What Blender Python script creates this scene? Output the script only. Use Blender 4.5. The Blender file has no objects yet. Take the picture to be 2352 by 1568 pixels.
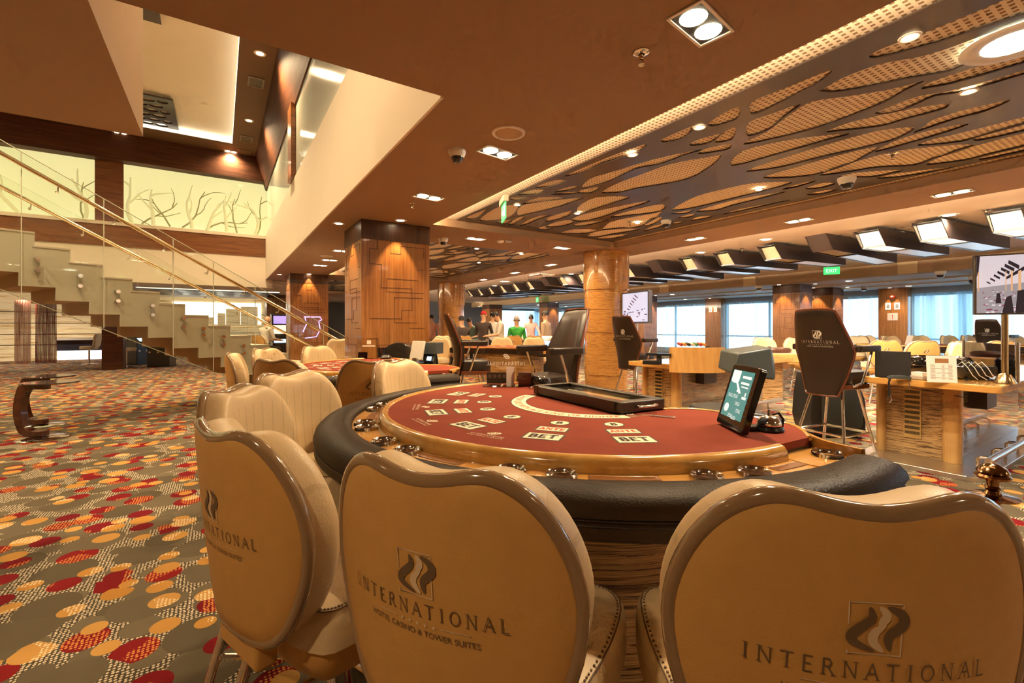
import bpy, bmesh, math, random
from mathutils import Vector, Matrix, Euler
S = bpy.context.scene
COL = S.collection
random.seed(7)
F, HY, H = 1050.0, 751.0, 1.35
PH = math.atan2(671, 1050)
cP, sP = math.cos(PH), math.sin(PH)
PI = math.pi

def D(px, py, d):
    u = (px - 1176) / F; v = (HY - py) / F; r = u * d
    return Vector((r * cP + d * sP, -r * sP + d * cP, H + v * d))
def W(px, py, z):
    return D(px, py, (z - H) / ((HY - py) / F))
def onX(px, py, X):
    u = (px - 1176) / F
    return D(px, py, X / (u * cP + sP))
def onY(px, py, Y):
    u = (px - 1176) / F
    return D(px, py, Y / (-u * sP + cP))
def fl(px, d, z=0.0):
    p = D(px, HY, d); p.z = z
    return p

# ---------------------------------------------------------------- objects
def tag(o, label=None, cat=None, group=None, kind=None):
    if label: o['label'] = label
    if cat: o['category'] = cat
    if group: o['group'] = group
    if kind: o['kind'] = kind
    return o
def thing(name, label, cat, loc=(0, 0, 0), rz=0, group=None):
    o = bpy.data.objects.new(name, None); COL.objects.link(o)
    o.empty_display_size = .05
    o.location = loc; o.rotation_euler = (0, 0, rz)
    return tag(o, label, cat, group)
def copy_tree(o, parent=None):
    c = o.copy(); COL.objects.link(c)
    if parent is not None: c.parent = parent
    for ch in list(o.children): copy_tree(ch, c)
    return c
def dup(o, label, loc, rz=0, group=None):
    c = copy_tree(o); c.location = loc; c.rotation_euler = (0, 0, rz)
    return tag(c, label, None, group)

class MB:
    def __init__(s, T=None):
        s.v = []; s.f = []; s.m = []; s.T = T or Matrix(); s.mi = 0
    def add(s, vs, fs):
        b = len(s.v)
        s.v += [tuple(s.T @ Vector(p)) for p in vs]
        s.f += [tuple(b + i for i in f) for f in fs]
        s.m += [s.mi] * len(fs)
        return s
    def box(s, c, d, R=None):
        x, y, z = d[0] / 2, d[1] / 2, d[2] / 2
        vs = [Vector(p) for p in ((-x, -y, -z), (x, -y, -z), (x, y, -z), (-x, y, -z), (-x, -y, z), (x, -y, z), (x, y, z), (-x, y, z))]
        if R: vs = [R @ p for p in vs]
        c = Vector(c)
        return s.add([c + p for p in vs], [(0, 3, 2, 1), (4, 5, 6, 7), (0, 1, 5, 4), (1, 2, 6, 5), (2, 3, 7, 6), (3, 0, 4, 7)])
    def b2(s, lo, hi):
        lo, hi = Vector(lo), Vector(hi)
        return s.box((lo + hi) / 2, hi - lo)
    def prism(s, poly, z0, z1, close=True):
        n = len(poly)
        vs = [(p[0], p[1], z0) for p in poly] + [(p[0], p[1], z1) for p in poly]
        fs = [(i, (i + 1) % n, n + (i + 1) % n, n + i) for i in range(n)]
        if close: fs += [tuple(reversed(range(n))), tuple(range(n, 2 * n))]
        return s.add(vs, fs)
    def tube(s, pts, r, n=8, closed=False, cap=True):
        pts = [Vector(p) for p in pts]; k = len(pts); vs = []; fs = []
        up = None
        for i, p in enumerate(pts):
            a = pts[i - 1] if (i or closed) else p
            b = pts[(i + 1) % k] if (i < k - 1 or closed) else p
            t = (b - a).normalized()
            if up is None: up = t.orthogonal().normalized()
            up = (up - t * up.dot(t))
            up = up.normalized() if up.length > 1e-6 else t.orthogonal().normalized()
            sd = t.cross(up)
            rr = r[i] if isinstance(r, (list, tuple)) else r
            for j in range(n):
                an = 2 * PI * j / n
                vs.append(p + (up * math.cos(an) + sd * math.sin(an)) * rr)
        for i in range(k if closed else k - 1):
            i2 = (i + 1) % k
            for j in range(n):
                j2 = (j + 1) % n
                fs.append((i * n + j, i * n + j2, i2 * n + j2, i2 * n + j))
        if cap and not closed:
            fs += [tuple(reversed(range(n))), tuple(range((k - 1) * n, k * n))]
        return s.add(vs, fs)
    def lathe(s, prof, n=24, c=(0, 0, 0), a0=0, a1=2 * PI, sx=1, sy=1):
        c = Vector(c); vs = []; fs = []
        full = abs(a1 - a0 - 2 * PI) < 1e-6
        cols = n if full else n + 1
        for i in range(cols):
            a = a0 + (a1 - a0) * i / n
            for (r, z) in prof:
                vs.append(c + Vector((r * math.cos(a) * sx, r * math.sin(a) * sy, z)))
        m = len(prof)
        for i in range(n):
            i2 = (i + 1) % cols
            for j in range(m - 1):
                fs.append((i * m + j, i2 * m + j, i2 * m + j + 1, i * m + j + 1))
        return s.add(vs, fs)
    def grid(s, rows, closed=False):
        n = len(rows[0]); vs = [p for r in rows for p in r]; fs = []
        for i in range(len(rows) - 1):
            for j in range(n if closed else n - 1):
                j2 = (j + 1) % n
                fs.append((i * n + j, i * n + j2, (i + 1) * n + j2, (i + 1) * n + j))
        return s.add(vs, fs)
    def quad(s, a, b, c, d):
        return s.add([a, b, c, d], [(0, 1, 2, 3)])
    def build(s, name, mats, parent=None, loc=None, bevel=0, seg=2, sharp=38, subd=0):
        me = bpy.data.meshes.new(name)
        me.from_pydata(s.v, [], s.f)
        if not isinstance(mats, (list, tuple)): mats = [mats]
        for m in mats: me.materials.append(m)
        me.polygons.foreach_set('material_index', s.m)
        me.polygons.foreach_set('use_smooth', [True] * len(s.f))
        bm = bmesh.new(); bm.from_mesh(me)
        bmesh.ops.remove_doubles(bm, verts=bm.verts, dist=1e-6)
        bmesh.ops.recalc_face_normals(bm, faces=bm.faces)
        bm.to_mesh(me); bm.free()
        me.set_sharp_from_angle(angle=math.radians(sharp))
        o = bpy.data.objects.new(name, me); COL.objects.link(o)
        if parent is not None: o.parent = parent
        if loc is not None: o.location = loc
        if bevel:
            b = o.modifiers.new('b', 'BEVEL'); b.width = bevel; b.segments = seg; b.limit_method = 'ANGLE'
        if subd:
            b = o.modifiers.new('s', 'SUBSURF'); b.levels = b.render_levels = subd
        return o

def spline(pts, n=6, closed=True):
    """Catmull-Rom through 2-D or 3-D points"""
    P = [Vector(p) for p in pts]; k = len(P); out = []
    for i in range(k if closed else k - 1):
        if closed: p0, p1, p2, p3 = P[i - 1], P[i], P[(i + 1) % k], P[(i + 2) % k]
        else: p0, p1, p2, p3 = P[max(i - 1, 0)], P[i], P[i + 1], P[min(i + 2, k - 1)]
        for j in range(n):
            t = j / n
            out.append(.5 * ((2 * p1) + (p2 - p0) * t + (2 * p0 - 5 * p1 + 4 * p2 - p3) * t * t + (3 * p1 - p0 - 3 * p2 + p3) * t ** 3))
    if not closed: out.append(P[-1])
    return out
def rrect(x0, y0, x1, y1, r, n=4):
    out = []
    for cx, cy, a in ((x1 - r, y1 - r, 0), (x0 + r, y1 - r, PI / 2), (x0 + r, y0 + r, PI), (x1 - r, y0 + r, 1.5 * PI)):
        for i in range(n + 1):
            t = a + PI / 2 * i / n
            out.append((cx + r * math.cos(t), cy + r * math.sin(t)))
    return out

# --- lettering -------------------------------------------------------------
def text_mesh(txt, size, align='CENTER', bold=0.0, space=1.0, shear=0):
    """verts, faces of flat lettering in the XY plane"""
    cu = bpy.data.curves.new('t', 'FONT'); cu.body = txt; cu.size = size; cu.align_x = align
    cu.space_character = space; cu.offset = bold; cu.resolution_u = 3; cu.shear = shear
    ob = bpy.data.objects.new('t', cu); COL.objects.link(ob)
    dg = bpy.context.evaluated_depsgraph_get()
    me = ob.evaluated_get(dg).to_mesh()
    vs = [tuple(v.co) for v in me.vertices]; fs = [tuple(p.vertices) for p in me.polygons]
    ob.evaluated_get(dg).to_mesh_clear()
    bpy.data.objects.remove(ob); bpy.data.curves.remove(cu)
    return vs, fs
GL = {'I': [(.2, 0, .2, 1)], 'N': [(.08, 0, .08, 1), (.08, 1, .66, 0), (.66, 0, .66, 1)], 'T': [(.33, 0, .33, 1), (0, 1, .66, 1)],
      'E': [(.08, 0, .08, 1), (.08, 1, .5, 1), (.08, .52, .42, .52), (.08, 0, .52, 0)], 'L': [(.08, 0, .08, 1), (.08, 0, .52, 0)],
      'R': [(.08, 0, .08, 1), (.08, 1, .38, 1), (.38, 1, .5, .78), (.5, .78, .38, .52), (.38, .52, .08, .52), (.3, .52, .62, 0)],
      'A': [(0, 0, .34, 1), (.34, 1, .68, 0), (.13, .38, .55, .38)],
      'B': [(.08, 0, .08, 1), (.08, 1, .4, 1), (.4, 1, .52, .78), (.52, .78, .4, .53), (.4, .53, .08, .53), (.4, .53, .58, .27), (.58, .27, .42, 0), (.42, 0, .08, 0)],
      'O': [(.38 + .36 * math.cos(i * PI / 6), .5 + .5 * math.sin(i * PI / 6), .38 + .36 * math.cos((i + 1) * PI / 6), .5 + .5 * math.sin((i + 1) * PI / 6)) for i in range(12)]}
GW = {'I': .4, 'N': .76, 'T': .68, 'E': .58, 'L': .56, 'R': .66, 'A': .7, 'B': .66, 'O': .78}
SER = {'I': [(.2, 0), (.2, 1)], 'N': [(.08, 0), (.66, 1), (.08, 1)], 'T': [(.33, 0)], 'E': [], 'L': [(.08, 1)], 'R': [(.08, 0), (.62, 0)], 'A': [(0, 0), (.68, 0)], 'B': [], 'O': []}
def serif(txt, h, w=.09, ser=.13, gap=.22):
    """serifed strokes as quads in XY, centred at x = 0, baseline y = 0"""
    tot = sum(GW[c] for c in txt) + gap * (len(txt) - 1)
    x = -tot / 2; vs = []; fs = []
    def seg(a, b, c, d, ww):
        p = Vector((a, b)); q = Vector((c, d)); t = (q - p).normalized() * ww / 2; nn = Vector((-t.y, t.x))
        k = len(vs)
        for e in (p - t * .6 - nn, q + t * .6 - nn, q + t * .6 + nn, p - t * .6 + nn): vs.append((e.x * h, e.y * h, 0))
        fs.append((k, k + 1, k + 2, k + 3))
    for ch in txt:
        for (a, b, c, d) in GL[ch]:
            thin = ch in 'NA' and (a, c) in ((.08, .08), (.66, .66), (0, .34))
            seg(x + a, b, x + c, d, w * (.7 if thin else 1.15))
        for (a, b) in SER[ch]: seg(x + a - ser, b, x + a + ser, b, w * .6)
        x += GW[ch] + gap
    return vs, fs
def put(mb, vf, T, fn=None):
    """add flat lettering through a matrix (and a bend function)"""
    vs = [T @ Vector(p) for p in vf[0]]
    if fn: vs = [fn(p) for p in vs]
    mb.add(vs, vf[1])
def frame_T(o, x, y):
    """matrix taking XY lettering to a plane with origin o, right x, up y"""
    x = Vector(x).normalized(); y = Vector(y).normalized(); z = x.cross(y)
    M = Matrix((x, y, z)).transposed().to_4x4(); M.translation = Vector(o)
    return M
# ---------------------------------------------------------------- materials
def new(name):
    m = bpy.data.materials.new(name); m.use_nodes = True
    nt = m.node_tree; b = nt.nodes['Principled BSDF']
    return m, nt, b
def rgba(c): return (c[0], c[1], c[2], 1)
def mat(name, c, rough=.5, metal=0, emit=None, es=0, coat=0, spec=.5, trans=0, alpha=1, sheen=0):
    m, nt, b = new(name)
    b.inputs['Base Color'].default_value = rgba(c); b.inputs['Roughness'].default_value = rough
    b.inputs['Metallic'].default_value = metal; b.inputs['Coat Weight'].default_value = coat
    b.inputs['Specular IOR Level'].default_value = spec; b.inputs['Transmission Weight'].default_value = trans
    b.inputs['Alpha'].default_value = alpha; b.inputs['Sheen Weight'].default_value = sheen
    b.inputs['Coat Roughness'].default_value = .08
    if emit: b.inputs['Emission Color'].default_value = rgba(emit); b.inputs['Emission Strength'].default_value = es
    return m
class NT:
    def __init__(s, nt): s.nt = nt
    def n(s, t, **kw):
        o = s.nt.nodes.new(t)
        for k, v in kw.items(): setattr(o, k, v)
        return o
    def link(s, a, b): s.nt.links.new(a, b)
    def val(s, sock, x):
        if hasattr(x, 'links') or hasattr(x, 'is_linked'): s.nt.links.new(x, sock)
        else: sock.default_value = x
    def math(s, op, a, b=0.0, c=None):
        o = s.n('ShaderNodeMath', operation=op)
        s.val(o.inputs[0], a); s.val(o.inputs[1], b)
        if c is not None: s.val(o.inputs[2], c)
        return o.outputs[0]
    def co(s, scale=(1, 1, 1), loc=(0, 0, 0), rot=(0, 0, 0)):
        t = s.n('ShaderNodeTexCoord'); mp = s.n('ShaderNodeMapping')
        mp.inputs['Scale'].default_value = scale; mp.inputs['Location'].default_value = loc; mp.inputs['Rotation'].default_value = rot
        s.link(t.outputs['Object'], mp.inputs['Vector']); return mp.outputs[0]
    def noise(s, vec, scale, detail=3, rough=.5, dist=0):
        o = s.n('ShaderNodeTexNoise'); s.link(vec, o.inputs['Vector'])
        o.inputs['Scale'].default_value = scale; o.inputs['Detail'].default_value = detail
        o.inputs['Roughness'].default_value = rough; o.inputs['Distortion'].default_value = dist
        return o.outputs['Fac']
    def ramp(s, fac, stops, interp='LINEAR'):
        o = s.n('ShaderNodeValToRGB'); o.color_ramp.interpolation = interp
        e = o.color_ramp.elements
        while len(e) < len(stops): e.new(.5)
        for k, (p, c) in enumerate(stops): e[k].position = p; e[k].color = rgba(c)
        s.link(fac, o.inputs[0]); return o.outputs[0]
    def mix(s, fac, a, b):
        o = s.n('ShaderNodeMix', data_type='RGBA')
        s.val(o.inputs[0], fac)
        for k, x in ((6, a), (7, b)):
            if isinstance(x, tuple): o.inputs[k].default_value = rgba(x)
            else: s.link(x, o.inputs[k])
        return o.outputs[2]
    def bump(s, h, b, strength=.2, dist=.01):
        o = s.n('ShaderNodeBump'); o.inputs['Strength'].default_value = strength; o.inputs['Distance'].default_value = dist
        s.link(h, o.inputs['Height']); s.link(o.outputs[0], b.inputs['Normal'])

def grain(name, c1, c2, c3, scale=(1, 1, 1), freq=8, rough=.4, coat=0, dist=.6, detail=6, lo=.3, hi=.7, spec=.5):
    m, nt, b = new(name); k = NT(nt)
    v = k.co(scale)
    f = k.noise(v, freq, detail, .6, dist)
    col = k.ramp(f, [(lo, c1), ((lo + hi) / 2, c2), (hi, c3)])
    k.link(col, b.inputs['Base Color'])
    b.inputs['Roughness'].default_value = rough; b.inputs['Coat Weight'].default_value = coat; b.inputs['Specular IOR Level'].default_value = spec
    b.inputs['Coat Roughness'].default_value = .06
    return m
def zebra(name, dark, mid, light, axis='z', rough=.3, coat=.5, freq=1.0):
    """zebrano veneer: thin dark streaks across a pale ground"""
    m, nt, b = new(name); k = NT(nt)
    sc = {'z': (.5, .5, 30), 'x': (14, .35, .35), 'y': (.35, 14, .35)}[axis]
    v = k.co(tuple(x * freq for x in sc))
    t = k.n('ShaderNodeTexCoord'); sp = k.n('ShaderNodeSeparateXYZ'); k.link(t.outputs['Object'], sp.inputs[0])
    h = sp.outputs['xyz'.index(axis)]
    w1 = k.noise(k.co((.8, .8, .8)), 1.3 * freq, 3, .5, .3)
    f2 = k.noise(v, 2.2, 5, .65, .3)
    lines = k.math('FRACT', k.math('ADD', k.math('MULTIPLY', h, 34 * freq), k.math('ADD', k.math('MULTIPLY', w1, 5), k.math('MULTIPLY', f2, 3.2))))
    fr = k.math('ADD', k.math('MULTIPLY', lines, .62), k.math('MULTIPLY', f2, .5))
    col = k.ramp(fr, [(.20, dark), (.30, dark), (.40, mid), (.58, light), (.74, mid), (.84, light)])
    k.link(col, b.inputs['Base Color'])
    b.inputs['Roughness'].default_value = rough; b.inputs['Coat Weight'].default_value = coat; b.inputs['Coat Roughness'].default_value = .05
    return m
def leather(name, c, rough=.42, scale=260, strength=.12, pleats=False, coat=0):
    m, nt, b = new(name); k = NT(nt)
    v = k.co()
    o = k.n('ShaderNodeTexVoronoi'); k.link(v, o.inputs['Vector']); o.inputs['Scale'].default_value = scale
    n2 = k.noise(v, 30, 2)
    k.link(k.mix(n2, tuple(x * .92 for x in c), tuple(min(1, x * 1.06) for x in c)), b.inputs['Base Color'])
    k.bump(o.outputs['Distance'], b, strength, .002)
    b.inputs['Roughness'].default_value = rough; b.inputs['Coat Weight'].default_value = coat
    return m
def glass(name, tint=(.93, .97, .93), refl=.9, rough=0):
    """thin clear pane: straight-through with fresnel reflection"""
    m = bpy.data.materials.new(name); m.use_nodes = True; nt = m.node_tree; nt.nodes.clear(); k = NT(nt)
    out = k.n('ShaderNodeOutputMaterial'); tr = k.n('ShaderNodeBsdfTransparent'); gl = k.n('ShaderNodeBsdfGlossy'); mx = k.n('ShaderNodeMixShader')
    tr.inputs[0].default_value = rgba(tint); gl.inputs['Roughness'].default_value = rough
    fr = k.n('ShaderNodeFresnel'); fr.inputs[0].default_value = 1.5
    k.link(k.math('MULTIPLY', fr.outputs[0], refl), mx.inputs[0])
    k.link(tr.outputs[0], mx.inputs[1]); k.link(gl.outputs[0], mx.inputs[2]); k.link(mx.outputs[0], out.inputs[0])
    return m
def sheer(name, c, alpha, freq=14, axis='y'):
    """curtain cloth that lets part of the light straight through"""
    m = bpy.data.materials.new(name); m.use_nodes = True; nt = m.node_tree; nt.nodes.clear(); k = NT(nt)
    out = k.n('ShaderNodeOutputMaterial'); tr = k.n('ShaderNodeBsdfTransparent'); mx = k.n('ShaderNodeMixShader'); mx2 = k.n('ShaderNodeMixShader')
    df = k.n('ShaderNodeBsdfDiffuse'); tl = k.n('ShaderNodeBsdfTranslucent')
    df.inputs[0].default_value = rgba(c); tl.inputs[0].default_value = rgba(c)
    mx2.inputs[0].default_value = .55
    k.link(df.outputs[0], mx2.inputs[1]); k.link(tl.outputs[0], mx2.inputs[2])
    sc = (.3, 1, .02) if axis == 'y' else (1, .3, .02)
    f = k.noise(k.co(sc), freq, 2)
    a = k.math('ADD', k.math('MULTIPLY', k.math('SUBTRACT', f, .5), .9), alpha); a = k.math('MINIMUM', k.math('MAXIMUM', a, 0.05), 1.0)
    k.link(a, mx.inputs[0]); k.link(tr.outputs[0], mx.inputs[1]); k.link(mx2.outputs[0], mx.inputs[2]); k.link(mx.outputs[0], out.inputs[0])
    return m
def carpet():
    m, nt, b = new('patterned_carpet'); k = NT(nt)
    def cells(scale, rnd, off):
        v = k.n('ShaderNodeTexVoronoi', voronoi_dimensions='2D'); k.link(k.co(loc=(off, off * .7, 0)), v.inputs['Vector'])
        v.inputs['Scale'].default_value = scale; v.inputs['Randomness'].default_value = rnd
        s = k.n('ShaderNodeSeparateColor'); k.link(v.outputs['Color'], s.inputs[0])
        return v.outputs['Distance'], s.outputs[0], s.outputs[1], s.outputs[2]
    def disc(scale, rnd, off, lo, hi, keep):
        d, r, g, bl = cells(scale, rnd, off)
        rad = k.math('ADD', k.math('MULTIPLY', g, hi - lo), lo)
        msk = k.math('LESS_THAN', d, rad); ok = k.math('LESS_THAN', r, keep)
        return k.math('MULTIPLY', msk, ok), bl, d, rad
    dots, _, dd, _ = disc(62, .3, 0, .31, .36, 2)
    fine = k.noise(k.co(), 7, 2)
    dark = k.mix(fine, (.066, .055, .036), (.10, .083, .055))
    cream = (.72, .63, .47)
    col = k.mix(dots, dark, cream)
    g1, t1, _, _ = disc(3.1, .72, 3.1, .33, .49, 2)
    g2, t2, _, _ = disc(5.4, .8, 9.4, .28, .43, .85)
    col = k.mix(g2, col, k.mix(t2, (.125, .105, .07), (.185, .155, .105)))
    col = k.mix(g1, col, k.mix(t1, (.105, .088, .058), (.17, .14, .095)))
    r1, tr, dr, rr = disc(4.3, .8, 17.3, .26, .40, .62)
    dotr = k.math('MULTIPLY', dots, k.math('GREATER_THAN', k.noise(k.co(loc=(5, 2, 0)), 5.5, 0), .55))
    red = k.mix(dotr, k.mix(tr, (.17, .006, .014), (.25, .012, .014)), (.72, .30, .08))
    col = k.mix(r1, col, red)
    y1, ty, _, _ = disc(4.9, .85, 31.7, .20, .37, .52)
    dy = k.math('MULTIPLY', dots, k.math('LESS_THAN', k.noise(k.co(loc=(1, 8, 0)), 6, 0), .4))
    col = k.mix(y1, col, k.mix(dy, k.mix(ty, (.50, .25, .055), (.60, .34, .10)), (.85, .74, .52)))
    k.link(col, b.inputs['Base Color'])
    k.bump(k.noise(k.co(), 380, 2), b, .35, .004)
    b.inputs['Roughness'].default_value = .95; b.inputs['Specular IOR Level'].default_value = .15
    return m
def perforated():
    m, nt, b = new('perforated_board'); k = NT(nt)
    s = k.n('ShaderNodeSeparateXYZ'); k.link(k.co((25, 25, 25)), s.inputs[0])
    def half(x): return k.math('LESS_THAN', k.math('ABSOLUTE', k.math('SUBTRACT', k.math('FRACT', x), .5)), .26)
    hole = k.math('MULTIPLY', half(s.outputs[0]), half(s.outputs[1]))
    k.link(k.mix(hole, (.93, .83, .68), (.34, .22, .13)), b.inputs['Base Color']); b.inputs['Roughness'].default_value = .8
    return m
def plaster(name, c, c2=None, rough=.75):
    m, nt, b = new(name); k = NT(nt)
    c2 = c2 or tuple(x * .95 for x in c)
    k.link(k.mix(k.noise(k.co(), 1.3, 4), c, c2), b.inputs['Base Color']); b.inputs['Roughness'].default_value = rough
    k.bump(k.noise(k.co(), 160, 2), b, .04, .002)
    return m

CHROME = mat('chrome', (.82, .80, .77), .12, 1)
STEEL = mat('brushed_steel', (.72, .71, .70), .3, 1)
BRASS = mat('pale_gold_metal', (.72, .58, .36), .2, 1)
BLACK = mat('black_plastic', (.012, .012, .013), .3, coat=.2)
BLACKM = mat('black_matt', (.016, .015, .015), .6)
GREYP = mat('slate_grey_plastic', (.06, .075, .08), .35)
WHITEP = mat('white_plastic', (.82, .80, .76), .4)
PAPER = mat('white_paper', (.85, .83, .78), .7)
TAN = leather('cream_leather', (.71, .55, .33), .40, 230, .14)
TANB = leather('tan_leather_shell', (.64, .355, .105), .45, 260, .10)
PIPING = mat('taupe_glossy_piping', (.30, .19, .10), .14, coat=.9)
DKL = leather('dark_brown_leather', (.020, .010, .006), .33, 200, .2)
DKRAIL = leather('black_brown_rail_leather', (.024, .014, .007), .44, 170, .35)
DKRAIL.node_tree.nodes['Principled BSDF'].inputs['Specular IOR Level'].default_value = .12
REDRIM = mat('red_brown_rim', (.13, .035, .015), .16, coat=.8)
EMB_D = mat('dark_embroidery', (.16, .10, .055), .6)
EMB_L = mat('pale_embroidery', (.74, .58, .38), .5)
EMB_M = mat('grey_brown_embroidery', (.30, .21, .13), .5)
EMB_S = mat('silver_embroidery', (.70, .64, .56), .4)
WOOD = grain('honey_oak', (.51, .24, .052), (.62, .32, .08), (.70, .40, .12), (1.2, 1.2, 6), 4, .22, .6)
WOODV = grain('pale_oak', (.56, .30, .09), (.65, .37, .12), (.73, .45, .17), (5, 5, .5), 3, .3, .4)
WALNUT = grain('walnut_veneer', (.21, .075, .02), (.33, .135, .038), (.44, .20, .065), (9, 9, .35), 3.5, .32, .25, .3)
WALD = grain('dark_walnut', (.045, .016, .007), (.075, .026, .010), (.11, .042, .016), (9, 9, .4), 3, .4, .1)
WALH = grain('red_walnut_horizontal', (.13, .042, .013), (.22, .080, .025), (.30, .12, .040), (.4, .4, 9), 3, .35, .3)
WALDH = grain('dark_walnut_horizontal', (.05, .015, .006), (.085, .027, .010), (.13, .045, .016), (.4, .4, 9), 3, .6, .0, spec=.3)
GROOVE = mat('groove_shadow_line', (.07, .025, .008), .6)
ZEB = zebra('zebrano', (.05, .022, .008), (.40, .22, .08), (.74, .50, .23), 'z')
ZEBC = zebra('zebrano_column', (.24, .095, .024), (.48, .22, .055), (.62, .33, .095), 'z', .2, .55, 1.3)
FELT = None
def felt():
    m, nt, b = new('burgundy_felt'); k = NT(nt)
    k.link(k.mix(k.noise(k.co(), 9, 5), (.19, .034, .019), (.26, .050, .027)), b.inputs['Base Color'])
    b.inputs['Roughness'].default_value = .9; b.inputs['Specular IOR Level'].default_value = .15
    k.bump(k.noise(k.co(), 900, 2), b, .2, .001); 
    return m
FELT = felt()
SOFFIT = plaster('tan_painted_soffit', (.37, .24, .145))
CREAMC = plaster('cream_ceiling', (.84, .74, .60))
WHITEW = plaster('white_plaster', (.86, .79, .66))
PINKC = plaster('pale_ceiling', (.80, .68, .55))
BEAM = plaster('tan_beam', (.40, .27, .15))
GREYC = plaster('grey_ceiling', (.50, .50, .49))
BROWNC = plaster('brown_ceiling', (.14, .07, .03))
PERF = perforated()
FRET = mat('dark_brown_fretwork', (.055, .034, .026), .38, coat=.15)
CARPET = carpet()
GLASS = glass('clear_glass', (.965, .98, .96), .4)
GLASSW = glass('window_glass', (.88, .96, 1.0), .6)
ACRYL = glass('acrylic', (.95, .93, .88), 1.2)
MILK = mat('frosted_white_panel', (.82, .80, .66), .35, coat=.08)
LAMP = mat('lamp_glow', (1, .9, .7), .5, emit=(1, .80, .50), es=14)
LAMPW = mat('white_lamp_glow', (1, .95, .85), .5, emit=(1, .90, .68), es=12)
LAMPG = mat('cool_lamp_glow', (.9, 1, .9), .5, emit=(.90, 1, .84), es=12)
GREENS = mat('green_sign_glow', (.05, .6, .15), .5, emit=(.04, .62, .14), es=.75)
WSIGN = mat('white_sign_glow', (.9, 1, .9), .5, emit=(.75, 1, .75), es=.8)
CORE = mat('dark_void', (.02, .017, .015), .7)
FILL_STRIP_E = 15
# ---------------------------------------------------------------- the setting
def struct(name, mb, mats, **kw):
    return tag(mb.build(name, mats, **kw), kind='structure')
ZC = 2.85
XE, YE = 1.216, 2.75           # atrium opening edges
YW = 16.4                      # atrium far wall
HX = (2.62, 6.33)
HOLES = [(.05, 6.25), (7.60, 13.80), (15.2, 21.4)]
struct('floor', MB().b2((-17, -5, -.2), (21, 29.2, 0)), CARPET)
m = MB()
def slab(x0, x1, y0, y1, z0=ZC, z1=ZC + .11): m.b2((x0, y0, z0), (x1, y1, z1))
slab(XE + .02, HX[0], -5, 29); slab(HX[1], 7.3, -5, 29)
ys = [-5] + [v for h in HOLES for v in h] + [29]
for i in range(0, len(ys), 2): slab(HX[0], HX[1], ys[i], ys[i + 1])
struct('ceiling', m, SOFFIT)
m = MB()
for h in HOLES: m.b2((HX[0] - .1, h[0] - .1, ZC + .112), (HX[1] + .1, h[1] + .1, ZC + .16))
struct('ceiling_perforated_recess', m, PERF)
m = MB()
for h in HOLES:
    w_ = .006
    for q in ((HX[0], HX[0] + w_, h[0], h[1]),): m.b2((q[0], q[2], ZC + .02), (q[1], q[3], ZC + .085))
struct('trim_bay_fill_strip', MB().b2((7.321, -5, 2.965), (7.33, 29, 3.035)), mat('bay_fill_glow', (1, .9, .7), .5, emit=(1, .84, .62), es=95))  # hidden glow strip added behind the soffit edge to brighten the bay ceiling
struct('trim_recess_fill_strip', m, mat('recess_fill_glow', (1, .9, .7), .5, emit=(1, .74, .44), es=FILL_STRIP_E))  # unseen glow strips added on the near edges to brighten the perforated boards
# near floor slab and the landing that reaches into the atrium
m = MB()
m.b2((-17, -5, ZC), (XE + .02, YE, 4.25))
struct('ceiling_upper_floor_slab', m, SOFFIT)
m = MB(); m.b2((-17, YE, ZC), (-.51, 4.6, 4.25))
struct('ceiling_stair_landing', m, plaster('landing_paint', (.50, .36, .24)))
struct('ceiling_white_bay', MB().b2((7.3, -5, 3.05), (15.1, 29, 3.15)), PINKC)
m = MB(); m.b2((7.28, -5, ZC + .11), (7.32, 29, 3.15)); struct('trim_1', m, PINKC)
struct('trim_2', MB().b2((15.1, -5, 2.74), (15.4, 29, 3.15)), BEAM)
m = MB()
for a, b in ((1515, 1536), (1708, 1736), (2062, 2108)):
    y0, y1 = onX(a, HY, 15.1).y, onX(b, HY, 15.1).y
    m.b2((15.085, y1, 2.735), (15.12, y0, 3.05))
struct('trim_3', m, plaster('beam_lit_patch', (.62, .48, .28)))  # lit patches of the beam, put into the colour as paler boxes
struct('ceiling_window_bay', MB().b2((15.4, -5, 2.74), (21, 29, 2.9)), GREYC)
m = MB()
for x in (16.9, 18.6): m.b2((x, -5, 2.70), (x + .12, 29, 2.742))
struct('trim_4', m, CREAMC)
# window wall
XW = 20.6
m = MB(); m.b2((XW, -5, 2.5), (XW + .3, 29, 2.75)); m.b2((XW, -5, 0), (XW + .3, 29, .25))
struct('wall_window_side', m, plaster('grey_wall', (.34, .36, .37)))
PIL = [-7.6 + 6.44, 6.44, 13.5, 20.6]
for y in PIL:
    m = MB(); m.b2((XW - .35, y - .42, 0), (XW + .3, y + .42, 2.74))
    o = struct('pillar_window', m, WALNUT)
edges = [(-5, PIL[0] - .42)] + [(PIL[i] + .42, PIL[i + 1] - .42) for i in range(3)] + [(PIL[3] + .42, 29)]
FRAME = mat('window_frame_metal', (.25, .33, .38), .4, .5)
for k, (a, b) in enumerate(edges):
    m = MB(); m.b2((XW + .1, a, .25), (XW + .115, b, 2.5))
    w = struct('window_%d' % (k + 1), m, GLASSW)
    f = MB()
    nb = 3
    for i in range(nb + 1):
        y = a + (b - a) * i / nb
        f.b2((XW + .06, y - .035, .25), (XW + .16, y + .035, 2.5))
    f.b2((XW + .06, a, .9), (XW + .16, b, .96)); f.b2((XW + .06, a, 2.44), (XW + .16, b, 2.5))
    f.build('window_frame', FRAME, w)
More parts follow.
